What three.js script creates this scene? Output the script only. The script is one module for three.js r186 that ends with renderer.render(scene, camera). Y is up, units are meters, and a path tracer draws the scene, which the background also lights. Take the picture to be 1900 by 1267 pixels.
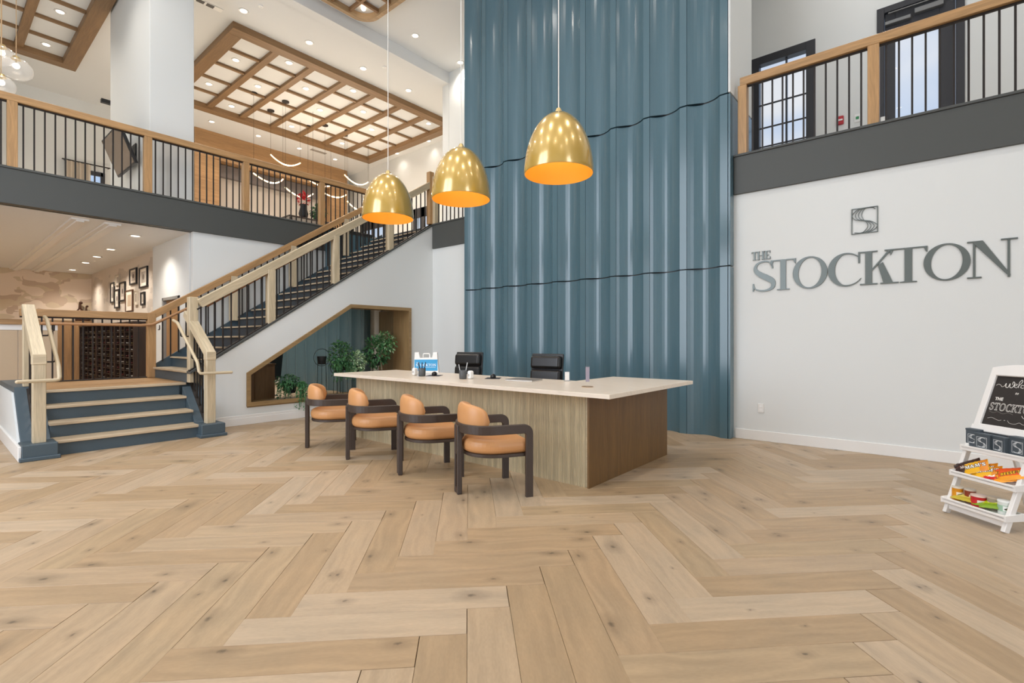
import * as THREE from 'three';
import { mergeGeometries } from 'three/addons/utils/BufferGeometryUtils.js';
import { RoundedBoxGeometry } from 'three/addons/geometries/RoundedBoxGeometry.js';
import { RectAreaLightUniformsLib } from 'three/addons/lights/RectAreaLightUniformsLib.js';

RectAreaLightUniformsLib.init();
const scene = new THREE.Scene();
const renderer = new THREE.WebGLRenderer();
renderer.toneMapping = THREE.LinearToneMapping;
renderer.shadowMap.enabled = true;

/* ---------- camera, exposure, sky, daylight ---------- */
const FPX = 920, HORIZON = 632, EYE = 1.3, YAW = THREE.MathUtils.degToRad(50);
const camera = new THREE.PerspectiveCamera(2 * THREE.MathUtils.radToDeg(Math.atan(633.5 / FPX)), 1900 / 1267, 0.05, 200);
camera.position.set(0, EYE, 0);
camera.rotation.y = -YAW;
camera.setViewOffset(1900, 1267, 0, 633.5 - HORIZON, 1900, 1267);
scene.add(camera);
renderer.toneMappingExposure = 0.95;

const LIGHT = { spot: 12.5, daylight: 5.0, day: 0xeff5ff, warm: 0xfff6eb };

// small seeded noise tools, used for the sky and the materials
function hash(x, y, s) { let h = Math.imul(x, 374761393) ^ Math.imul(y, 668265263) ^ Math.imul(s, 1442695041); h = Math.imul(h ^ (h >>> 13), 1274126177); return ((h ^ (h >>> 16)) >>> 0) / 4294967296; }
function vnoise(x, y, px, py, s) {
  const x0 = Math.floor(x), y0 = Math.floor(y), fx = x - x0, fy = y - y0, u = fx * fx * (3 - 2 * fx), v = fy * fy * (3 - 2 * fy);
  const a = ((x0 % px) + px) % px, b = (a + 1) % px, c = ((y0 % py) + py) % py, d = (c + 1) % py;
  return (hash(a, c, s) * (1 - u) + hash(b, c, s) * u) * (1 - v) + (hash(a, d, s) * (1 - u) + hash(b, d, s) * u) * v;
}
function fbm(x, y, px, py, s, n = 4) { let t = 0, w = 0.5, sum = 0; for (let i = 0; i < n; i++) { t += w * vnoise(x, y, px, py, s + i * 7); sum += w; x *= 2; y *= 2; px *= 2; py *= 2; w *= 0.5; } return t / sum; }
let seedState = 7;
function rnd() { seedState = (Math.imul(seedState, 1664525) + 1013904223) | 0; return ((seedState >>> 8) & 0xffffff) / 16777216; }
const clamp = (x, a = 0, b = 1) => Math.min(b, Math.max(a, x));
const lerp = (a, b, t) => a + (b - a) * t;

{ // blue sky with light clouds
  const w = 512, h = 256, data = new Float32Array(w * h * 4);
  for (let j = 0; j < h; j++) for (let i = 0; i < w; i++) {
    const el = (j + 0.5) / h - 0.5, up = clamp(el * 2), o = (j * w + i) * 4;
    const c = clamp((fbm(i / 40, el * 26, 13, 400, 3, 5) - 0.47) * 4.2) * clamp(1 - up * 0.7);
    const base = [lerp(0.62, 0.25, Math.pow(up, 0.6)), lerp(0.76, 0.45, Math.pow(up, 0.6)), lerp(0.92, 0.86, up)];
    for (let k = 0; k < 3; k++) data[o + k] = lerp(base[k], 0.95, c);
    data[o + 3] = 1;
  }
  const sky = new THREE.DataTexture(data, w, h, THREE.RGBAFormat, THREE.FloatType);
  sky.mapping = THREE.EquirectangularReflectionMapping; sky.magFilter = THREE.LinearFilter; sky.needsUpdate = true;
  scene.background = sky;
}
// daylight through the glazing of the entrance wall (x = -3) and of the wall behind the camera: one area light per glazed bay
const BAYS = [];
for (const z of [-6.3, -4.1]) BAYS.push({ x: -2.98, z, w: 2.1, side: true });
for (const x of [0.4]) BAYS.push({ x, z: 5.88, w: 2.2, side: false });
for (const b of BAYS) {
  const l = new THREE.RectAreaLight(LIGHT.day, LIGHT.daylight, b.w - 0.12, 7.2);
  l.position.set(b.x, 3.95, b.z); l.rotation.y = b.side ? -Math.PI / 2 : 0;
  scene.add(l);
}

/* ---------- pixels of the photograph to points ---------- */
const FV = new THREE.Vector3(Math.sin(YAW), 0, -Math.cos(YAW)), RV = new THREE.Vector3(Math.cos(YAW), 0, Math.sin(YAW));
const ray = (px, py) => FV.clone().addScaledVector(RV, (px - 950) / FPX).setY((HORIZON - py) / FPX);
const onX = (px, py, x) => { const d = ray(px, py), k = x / d.x; return new THREE.Vector3(x, EYE + d.y * k, d.z * k); };
const onY = (px, py, y) => { const d = ray(px, py), k = (y - EYE) / d.y; return new THREE.Vector3(d.x * k, y, d.z * k); };
const onZ = (px, py, z) => { const d = ray(px, py), k = z / d.z; return new THREE.Vector3(d.x * k, EYE + d.y * k, z); };
const V = (x, y, z) => new THREE.Vector3(x, y, z);

/* ---------- building tools ---------- */
const taken = new Map();
function numbered(n) { const k = taken.get(n) ?? 0; taken.set(n, k + 1); return k ? n + '_' + String(k).padStart(3, '0') : n; }
function tag(o, label, category, group) { o.userData = { label, category }; if (group) o.userData.group = group; return o; }
function thing(name, label, category, at = [0, 0, 0], turn = 0, group) {
  const o = new THREE.Group(); o.name = numbered(name); scene.add(o);
  o.position.set(...at); o.rotation.y = turn; return tag(o, label, category, group);
}
function mesh(name, geo, mat, parent = scene) {
  const m = new THREE.Mesh(Array.isArray(geo) ? merge(geo) : geo, mat);
  m.name = parent === scene ? numbered(name) : name; m.castShadow = m.receiveShadow = true; parent.add(m); return m;
}
function struct(name, geo, mat) { const m = mesh(name, geo, mat); m.userData.kind = 'structure'; return m; }
function structGroup(name) { const g = new THREE.Group(); g.name = numbered(name); g.userData.kind = 'structure'; scene.add(g); return g; }
function copyOf(root, at, turn, label, group) {
  const r = root.clone(); r.name = numbered(root.name.replace(/_\d{3}$/, '')); scene.add(r); r.position.set(...at); r.rotation.set(0, turn, 0);
  r.userData = { ...root.userData }; if (label) r.userData.label = label; if (group) r.userData.group = group; return r;
}
function merge(list) {
  return mergeGeometries(list.map((g) => { const n = g.index ? g.toNonIndexed() : g; for (const k of Object.keys(n.attributes)) if (!['position', 'normal', 'uv'].includes(k)) n.deleteAttribute(k); return n; }));
}
// a box between two corners, with chamfered edges; texture coordinates in metres, u along `grain`
function box(x0, x1, y0, y1, z0, z1, c = 0.003, grain = -1, shift = 0) {
  const lo = [Math.min(x0, x1), Math.min(y0, y1), Math.min(z0, z1)], hi = [Math.max(x0, x1), Math.max(y0, y1), Math.max(z0, z1)];
  const ext = hi.map((h, i) => h - lo[i]); c = Math.min(c, ...ext.map((e) => e * 0.4));
  if (grain < 0) grain = ext.indexOf(Math.max(...ext));
  const pos = [], nor = [], uv = [];
  const P = (s, f) => [0, 1, 2].map((i) => (s[i] > 0 ? hi[i] - (i === f ? 0 : c) : lo[i] + (i === f ? 0 : c)));
  const mid = lo.map((l, i) => (l + hi[i]) / 2), a = V(0, 0, 0), b = V(0, 0, 0), n = V(0, 0, 0);
  const tri = (p, q, r) => {
    a.set(q[0] - p[0], q[1] - p[1], q[2] - p[2]); b.set(r[0] - p[0], r[1] - p[1], r[2] - p[2]); n.crossVectors(a, b).normalize();
    const out = n.x * (p[0] + q[0] + r[0] - 3 * mid[0]) + n.y * (p[1] + q[1] + r[1] - 3 * mid[1]) + n.z * (p[2] + q[2] + r[2] - 3 * mid[2]);
    const t = out < 0 ? [p, r, q] : [p, q, r]; if (out < 0) n.negate();
    const ab = [Math.abs(n.x), Math.abs(n.y), Math.abs(n.z)], f = ab.indexOf(Math.max(...ab));
    const iu = f === grain ? (f + 1) % 3 : grain, iv = [0, 1, 2].find((i) => i !== f && i !== iu);
    for (const v of t) { pos.push(...v); nor.push(n.x, n.y, n.z); uv.push(v[iu] + shift, v[iv] + f * 0.37 + shift * 0.7); }
  };
  const quad = (p, q, r, s) => { tri(p, q, r); tri(p, r, s); };
  for (let f = 0; f < 3; f++) for (const s of [-1, 1]) {
    const g = (f + 1) % 3, h = (f + 2) % 3, k = (sg, sh) => { const v = [0, 0, 0]; v[f] = s; v[g] = sg; v[h] = sh; return P(v, f); };
    quad(k(-1, -1), k(1, -1), k(1, 1), k(-1, 1));
  }
  if (c > 0) {
    for (let h = 0; h < 3; h++) { const f = (h + 1) % 3, g = (h + 2) % 3; for (const sf of [-1, 1]) for (const sg of [-1, 1]) { const k = (sh, w) => { const v = [0, 0, 0]; v[h] = sh; v[f] = sf; v[g] = sg; return P(v, w); }; quad(k(-1, f), k(1, f), k(1, g), k(-1, g)); } }
    for (const x of [-1, 1]) for (const y of [-1, 1]) for (const z of [-1, 1]) tri(P([x, y, z], 0), P([x, y, z], 1), P([x, y, z], 2));
  }
  const geo = new THREE.BufferGeometry();
  geo.setAttribute('position', new THREE.Float32BufferAttribute(pos, 3)); geo.setAttribute('normal', new THREE.Float32BufferAttribute(nor, 3)); geo.setAttribute('uv', new THREE.Float32BufferAttribute(uv, 2));
  return geo;
}
// a straight bar from a to b: w across (horizontal), h in the upright direction, lying on its axis at the middle (or with its top on the axis)
function bar(a, b, w, h, top = false, c = 0.004) {
  const d = b.clone().sub(a), L = d.length(), g = box(0, L, top ? -h : -h / 2, top ? 0 : h / 2, -w / 2, w / 2, c, 0, a.x + a.z);
  const x = d.normalize(), z = Math.abs(x.y) > 0.99 ? V(0, 0, 1) : V(x.x, 0, x.z).normalize().cross(V(0, 1, 0)).normalize(), y = z.clone().cross(x);
  return g.applyMatrix4(new THREE.Matrix4().makeBasis(x, y, z).setPosition(a));
}
function rod(points, r, rounding = 0.05, seg = 8) { // round bar through points with rounded corners
  const path = new THREE.CurvePath(); let at = points[0].clone();
  for (let i = 1; i < points.length; i++) {
    const p = points[i];
    if (i < points.length - 1) {
      const q = points[i + 1], k = Math.min(rounding, p.distanceTo(at) * 0.45, p.distanceTo(q) * 0.45), s = p.clone().lerp(at, k / p.distanceTo(at)), e = p.clone().lerp(q, k / p.distanceTo(q));
      path.add(new THREE.LineCurve3(at, s)); path.add(new THREE.QuadraticBezierCurve3(s, p, e)); at = e;
    } else path.add(new THREE.LineCurve3(at, p.clone()));
  }
  return capped(path, Math.max(2, points.length * 10), r, seg);
}
function capped(path, n, r, seg) {
  const t = new THREE.TubeGeometry(path, n, r, seg, false), caps = [];
  for (const [u, s] of [[0, -1], [1, 1]]) { const g = new THREE.SphereGeometry(r, seg, 4); g.translate(...path.getPointAt(u).toArray()); caps.push(g); }
  return merge([t, ...caps]);
}
const lathe = (pts, seg = 32) => new THREE.LatheGeometry(pts.map(([x, y]) => new THREE.Vector2(x, y)), seg);
const cyl = (r0, r1, h, seg = 20) => new THREE.CylinderGeometry(r0, r1, h, seg);
function extrude(pts, depth, bevel = 0.002, holes = []) { // outline in x,y extruded along +z
  const s = new THREE.Shape(pts.map(([x, y]) => new THREE.Vector2(x, y)));
  for (const h of holes) s.holes.push(new THREE.Path(h.map(([x, y]) => new THREE.Vector2(x, y))));
  return new THREE.ExtrudeGeometry(s, { depth, bevelEnabled: bevel > 0, bevelSize: bevel, bevelThickness: bevel, bevelSegments: 1, curveSegments: 16 });
}

/* ---------- materials ---------- */
function texture(w, h, f, srgb = true) {
  const d = new Uint8Array(w * h * 4);
  for (let j = 0; j < h; j++) for (let i = 0; i < w; i++) { const c = f(i / w, j / h, i, j), o = (j * w + i) * 4; d[o] = clamp(c[0]) * 255; d[o + 1] = clamp(c[1]) * 255; d[o + 2] = clamp(c[2]) * 255; d[o + 3] = 255; }
  const t = new THREE.DataTexture(d, w, h); t.magFilter = THREE.LinearFilter; t.wrapS = t.wrapT = THREE.RepeatWrapping; if (srgb) t.colorSpace = THREE.SRGBColorSpace; t.needsUpdate = true; return t;
}
const sized = (t, mx, my = mx) => { t.repeat.set(1 / mx, 1 / my); return t; };
const grey = (g) => [g, g, g];
const woodMap = sized(texture(512, 512, (u, v) => { // grain runs along u; a multiplier near 1, coloured by each material
  const warp = fbm(u * 3, v * 6, 3, 6, 11, 3) * 0.16, f = fbm(u * 4, (v + warp) * 48, 4, 48, 23, 4), p = vnoise(u * 24, v * 210, 24, 210, 5), g = 0.80 + 0.2 * f - 0.07 * p + 0.05 * fbm(u * 2, v * 3, 2, 3, 77, 2);
  return [g, g * 0.985, g * 0.955];
}), 1.6, 0.8);
const std = (color, roughness = 0.6, extra = {}) => new THREE.MeshStandardMaterial({ color, roughness, ...extra });
const wood = (color, roughness = 0.45) => new THREE.MeshStandardMaterial({ color, roughness, map: woodMap });
const M = {
  wall: std(0xdfe1df, 0.7),
  ceiling: std(0xe3e4e3, 0.8),
  trim: std(0xeceae6, 0.4),
  fascia: std(0x4b4d4b, 0.5),
  steel: std(0x2b2522, 0.45, { metalness: 0.3 }),
  rail: wood(0xc89f70, 0.38), railPale: wood(0xe0d0b3, 0.38),
  beam: wood(0x9a7a57, 0.5),
  header: wood(0xbd956a, 0.5),
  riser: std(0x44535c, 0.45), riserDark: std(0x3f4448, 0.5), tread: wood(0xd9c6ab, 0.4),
  blue: new THREE.MeshPhysicalMaterial({ color: 0x52707c, roughness: 0.26, clearcoat: 0.5, clearcoatRoughness: 0.16 }),
  gold: new THREE.MeshPhysicalMaterial({ color: 0xc9a23c, roughness: 0.24, metalness: 0.32, ior: 2.2, clearcoat: 1, clearcoatRoughness: 0.02 }),
  goldInside: std(0xdda536, 0.6),
  leather: std(0xcb935f, 0.4),
  frame: std(0x40342d, 0.42),
  blackLeather: std(0x1d1b1a, 0.3),
  tambour: wood(0xdccfb0, 0.5), deskSideShaded: wood(0x7f5f36, 0.5),  // desk side panels: shade put into the colour, darker and browner than the front
  stone: std(0xffffff, 0.3, { map: sized(texture(512, 512, (u, v) => { const a = fbm(u * 3 + fbm(u * 6, v * 6, 6, 6, 2, 3) * 0.5, v * 14, 3, 14, 31, 5), m = clamp((0.03 - Math.abs(a - 0.5)) * 14); return [0.90 - m * 0.10, 0.85 - m * 0.11, 0.78 - m * 0.12]; }), 1.4, 0.7) }),
  brass: std(0xc7b07a, 0.35, { metalness: 0.6 }),
  black: std(0x17171a, 0.4), dark: std(0x2c2d30, 0.5), white: std(0xf2f1ee, 0.4), whitePaint: std(0xf1efec, 0.45),
  glass: new THREE.MeshPhysicalMaterial({ color: 0xffffff, roughness: 0.02, transmission: 1, thickness: 0, ior: 1.45 }),
  acrylic: new THREE.MeshPhysicalMaterial({ color: 0xffffff, roughness: 0.03, transmission: 1, thickness: 0, ior: 1.49 }),
  globe: new THREE.MeshPhysicalMaterial({ color: 0xffffff, roughness: 0.12, transmission: 0.8, thickness: 0, ior: 1.6 }),
  darkFrame: std(0x35363b, 0.4), screen: std(0x1c1a19, 0.15),
  glow: std(0xfff1df, 0.5, { emissive: 0xfff0dc, emissiveIntensity: 5 }),
  arcGlow: std(0xffe9cf, 0.5, { emissive: 0xffdcae, emissiveIntensity: 2.2 }),
  sign: std(0x6f7674, 0.35, { metalness: 0.5 }),
};

/* ================= the building ================= */
const UP = 3.78, LOW = 3.25, C1 = 8.3, C2 = 8.6, XW = 7.02, XG = 9.25, ZB = -10.0, ZBACK = -18.9, XL = -3.0, ZF = 5.9, XFAR = 11.7;

/* floor: oak planks laid in herringbone at 45 degrees to the walls */
const PW = 0.2072, PL = 5 * PW, ROWS = 12;
const plankMap = texture(1280, 1536, (u, v) => {
  const row = Math.floor(v * ROWS), y = v * ROWS - row, s = 100 + row * 31, cath = hash(row, 3, 5) < 0.5;
  const bend = (fbm(u * 3, row + 0.5, 3, 64, s, 3) - 0.5) * 0.35, yy = y + bend;
  let f = fbm(u * 3, yy * 9, 3, 999, s + 3, 3);
  if (cath) { const k = Math.abs(yy - 0.5) * 2; f = 0.6 * f + 0.4 * (0.5 + 0.5 * Math.sin((k * k * 9 + u * 7 + fbm(u * 4, yy * 3, 4, 99, s, 2) * 3))); }
  const fine = vnoise(u * 60, y * 46, 60, 999, s + 9), cloud = fbm(u * 5, y * 2, 5, 99, s + 15, 3);
  let g = 0.86 + 0.11 * f - 0.035 * fine + 0.07 * (cloud - 0.5), warm = 0.02 * (cloud - 0.5);
  for (let k = 0; k < 4; k++) if (hash(row, k, 17) < 0.34) { // knots and their dark halos
    const kx = 0.08 + 0.84 * hash(row, k, 41), ky = 0.15 + 0.7 * hash(row, k, 43), dx = (u - kx) * 5.0, dy = (y - ky), R = 0.02 + 0.055 * hash(row, k, 47), d = Math.hypot(dx * 0.55, dy) + (vnoise(u * 120, y * 14, 120, 99, 8) - 0.5) * 0.03;
    g -= 0.26 * clamp(1 - d / R) + 0.13 * clamp(1 - d / (R * 4.5));
  }
  return [g, g * (0.985 - warm), g * (0.965 - warm * 2)];
});
plankMap.repeat.set(1, 1);
const plankBump = texture(512, 512, (u, v) => grey(0.5 + 0.5 * vnoise(u * 30, v * 420, 30, 420, 61)), false);
const PLANK_TONES = [0xc5ad8f, 0xbea686, 0xc9b398, 0xbca282, 0xc2aa8d, 0xcbb69c, 0xb99f7e];
const plankMats = PLANK_TONES.map((c) => new THREE.MeshStandardMaterial({ color: c, roughness: 0.42, map: plankMap, bumpMap: plankBump, bumpScale: 0.0004 }));
function plankGeo(row, flip) {
  const g = box(0, PL - 0.0014, -0.018, 0, 0, PW - 0.0014, 0.0011, 0), p = g.attributes.position, uv = g.attributes.uv;
  for (let i = 0; i < p.count; i++) { let a = clamp(p.getX(i) / PL, 0.002, 0.998), b = clamp(p.getZ(i) / PW, 0.03, 0.97); if (flip) { a = 1 - a; b = 1 - b; } uv.setXY(i, a, (row + b) / ROWS); }
  return g;
}
const plankGeos = []; for (let r = 0; r < ROWS; r++) { plankGeos.push(plankGeo(r, false), plankGeo(r, true)); }
const floor = structGroup('floor');
mesh('subfloor', box(XL - 0.2, 12, -0.25, -0.0185, ZBACK - 0.2, ZF + 0.3, 0), std(0x8a7053, 0.8), floor);
{
  const list = [], S = Math.SQRT1_2;
  const put = (a, b, along) => { // a runs from the camera into the room (x - z), b to its right (x + z)
    const ca = along === 'a' ? a + PL / 2 : a + PW / 2, cb = along === 'a' ? b + PW / 2 : b + PL / 2, x = (ca + cb) * S, z = (cb - ca) * S;
    if (x < XL - 0.3 || x > XW + 0.3 || z > ZF + 0.3 || z < ZBACK - 0.3) return;
    const d = V(x, 0, z).dot(FV), r = V(x, 0, z).dot(RV), px = 950 + FPX * r / d, py = HORIZON + FPX * EYE / d;
    const seen = d > 0.9 && px > -160 && px < 2060 && py < 1420;
    const size = seen ? 1 / (d * d * d) : 0;
    list.push({ a, b, along, size, x, z });
  };
  for (let m = -12; m <= 14; m++) for (let k = -90; k <= 90; k++) {
    const a0 = 2.21 + k * PW + m * 10 * PW, b0 = -0.213 + k * PW;
    put(a0 - PL, b0, 'a'); put(a0, -0.008 + k * PW - PL, 'b');
  }
  list.sort((p, q) => q.size - p.size || p.x - q.x || p.z - q.z);
  const rest = PLANK_TONES.map(() => []);
  list.forEach((p, i) => {
    const tone = Math.floor(hash(Math.round(p.x * 50), Math.round(p.z * 50), 3) * PLANK_TONES.length), gi = Math.floor(hash(Math.round(p.x * 50), Math.round(p.z * 50), 9) * plankGeos.length);
    // corner (a, b): position = a * (1,0,-1) S + b * (1,0,1) S
    const origin = V((p.a + p.b) * S, 0, (p.b - p.a) * S);
    const along = p.along === 'a' ? V(S, 0, -S) : V(S, 0, S), across = p.along === 'a' ? V(S, 0, S) : V(-S, 0, S);
    if (p.along === 'b') origin.add(V(PW * S, 0, -PW * S));
    const mat4 = new THREE.Matrix4().makeBasis(along, V(0, 1, 0), across).setPosition(origin);
    if (i < 300) { const m = mesh('plank', plankGeos[gi], plankMats[tone], floor); m.applyMatrix4(mat4); } else rest[tone].push(plankGeos[gi].clone().applyMatrix4(mat4));
  });
  const far = mesh('far_planks', mergeGeometries(rest.map((g) => merge(g)), true), plankMats, floor); far.userData.kind = 'stuff';
}

/* walls */
const W = M.wall;
struct('wall_right', [box(XW, XW + 0.25, 0, LOW, ZBACK, ZF + 0.2, 0), box(XW - 0.002, XW + 0.25, LOW, LOW + 0.02, ZBACK, ZF + 0.2, 0)], W);
struct('baseboard_right', box(XW - 0.014, XW + 0.01, 0, 0.13, -1.98, ZF, 0.003), M.trim);
struct('baseboard_middle', box(XW - 0.014, XW + 0.01, 0, 0.13, -8.1, -7.0, 0.003), M.trim);
struct('trim_1', [box(XW - 0.03, XW + 0.2, LOW, UP - 0.03, -1.995, ZF, 0.004), box(XW - 0.045, XW + 0.2, UP - 0.03, UP, -1.995, ZF, 0.004)], M.fascia);
struct('trim_2', [box(XW - 0.03, XW + 0.2, LOW, UP - 0.03, -8.08, -6.95, 0.004), box(XW - 0.045, XW + 0.2, UP - 0.03, UP, -8.08, -6.95, 0.004)], M.fascia);
struct('trim_3', [box(XL, XW - 0.2, LOW, UP - 0.03, ZB - 0.2, ZB, 0.004), box(XL, XW - 0.2, UP - 0.03, UP, ZB - 0.2, ZB + 0.015, 0.004)], M.fascia);
struct('floor_upper', [box(XW + 0.1, 12, LOW + 0.04, UP - 0.01, ZB - 0.2, ZF + 0.2, 0), box(XL - 0.2, 12, LOW + 0.04, UP - 0.01, ZBACK - 0.2, ZB - 0.1, 0)], std(0xcfc8bd, 0.7));
struct('ceiling_lower', box(XL - 0.2, XW, LOW, LOW + 0.05, ZBACK - 0.2, ZB - 0.15, 0), M.ceiling);
struct('ceiling_lobby', box(XL - 0.2, XG + 0.3, C2, C2 + 0.2, ZB - 0.1, ZF + 0.3, 0), M.ceiling);
struct('ceiling_upper', box(XL - 0.2, 12, C1, C1 + 0.2, ZBACK - 0.3, ZB - 0.25, 0), M.ceiling);
struct('trim_4', box(XL - 0.2, 12, C1, C2 + 0.2, ZB - 0.26, ZB, 0.004), M.ceiling);
const FARWIN = { x0: onZ(152, 314, ZBACK).x, x1: onZ(194, 325, ZBACK).x, top: onZ(152, 314, ZBACK).y };
const FARDOORS = [[672, 716], [768, 806]].map((p) => p.map((q) => onX(q, 380, XFAR).z).sort((a, b) => a - b)), FARTOP = UP + 2.35;
struct('wall_back', [box(XL - 0.2, FARWIN.x0, 0, C2, ZBACK - 0.25, ZBACK, 0), box(FARWIN.x1, 12, 0, C2, ZBACK - 0.25, ZBACK, 0), box(FARWIN.x0, FARWIN.x1, 0, UP, ZBACK - 0.25, ZBACK, 0), box(FARWIN.x0, FARWIN.x1, FARWIN.top, C2, ZBACK - 0.25, ZBACK, 0)], W);
{
  const g = []; let z = ZBACK; for (const [a, b] of [...FARDOORS].sort((p, q) => p[0] - q[0])) { g.push(box(XFAR, XFAR + 0.25, UP - 0.02, C2, z, a, 0), box(XFAR, XFAR + 0.25, FARTOP, C2, a, b, 0)); z = b; }
  g.push(box(XFAR, XFAR + 0.25, UP - 0.02, C2, z, ZB, 0)); struct('wall_far_right', g, W);
}
struct('wall_return', box(XG, 12, UP - 0.02, C2, ZB - 0.26, ZB - 0.01, 0), W);
struct('wall_column', box(2.565, 3.245, UP, C1, -13.2, -10.4, 0.006), W);
struct('wall_inner', [box(3.11, 3.4, 0, LOW, -10.72, ZB - 0.2, 0), box(3.11, 3.4, 0, LOW, -12.4, -11.72, 0), box(3.11, 3.4, 2.15, LOW, -11.72, -10.72, 0), box(3.24, 3.4, 0, LOW, ZBACK, -12.4, 0)], W);
// wall behind the stair, above its soffit
struct('wall_stair_back', extrude([[3.12, 0.98], [XW, 3.45], [XW, LOW + 0.02], [3.12, LOW + 0.02]], 0.12, 0).translate(0, 0, ZB - 0.17), W);
{ // entrance wall and the wall behind the camera, with their glazed bays
  const left = [], back = [];
  let z = ZBACK; for (const b of BAYS.filter((b) => b.side)) { left.push(box(XL - 0.2, XL, 0, C2, z, b.z - 1.05, 0), box(XL - 0.2, XL, 0, 0.3, b.z - 1.05, b.z + 1.05, 0), box(XL - 0.2, XL, 7.6, C2, b.z - 1.05, b.z + 1.05, 0)); z = b.z + 1.05; }
  left.push(box(XL - 0.2, XL, 0, C2, z, ZF + 0.3, 0));
  let x = XL; for (const b of BAYS.filter((b) => !b.side)) { back.push(box(x, b.x - 1.1, 0, C2, ZF, ZF + 0.2, 0), box(b.x - 1.1, b.x + 1.1, 0, 0.3, ZF, ZF + 0.2, 0), box(b.x - 1.1, b.x + 1.1, 7.6, C2, ZF, ZF + 0.2, 0)); x = b.x + 1.1; }
  back.push(box(x, XG + 0.3, 0, C2, ZF, ZF + 0.2, 0));
  struct('wall_left', left, W); struct('wall_front', back, W);
  BAYS.forEach((b, i) => {
    const g = structGroup('window_' + (i + 10)), side = b.side, h = b.w / 2;
    const P = (a0, a1, y0, y1, d0, d1) => (side ? box(XL - d1, XL - d0, y0, y1, b.z + a0, b.z + a1, 0) : box(b.x + a0, b.x + a1, y0, y1, ZF + d0, ZF + d1, 0));
    mesh('frame', [P(-h, -h + 0.06, 0.3, 7.6, 0.03, 0.12), P(h - 0.06, h, 0.3, 7.6, 0.03, 0.12), P(-h, h, 0.3, 0.36, 0.03, 0.12), P(-h, h, 7.54, 7.6, 0.03, 0.12), P(-0.03, 0.03, 0.3, 7.6, 0.03, 0.12), P(-h, h, 2.5, 2.56, 0.03, 0.12)], M.darkFrame, g);
    mesh('pane', P(-h + 0.05, h - 0.05, 0.35, 7.55, 0.08, 0.086), M.glass, g);
  });
}
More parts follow.
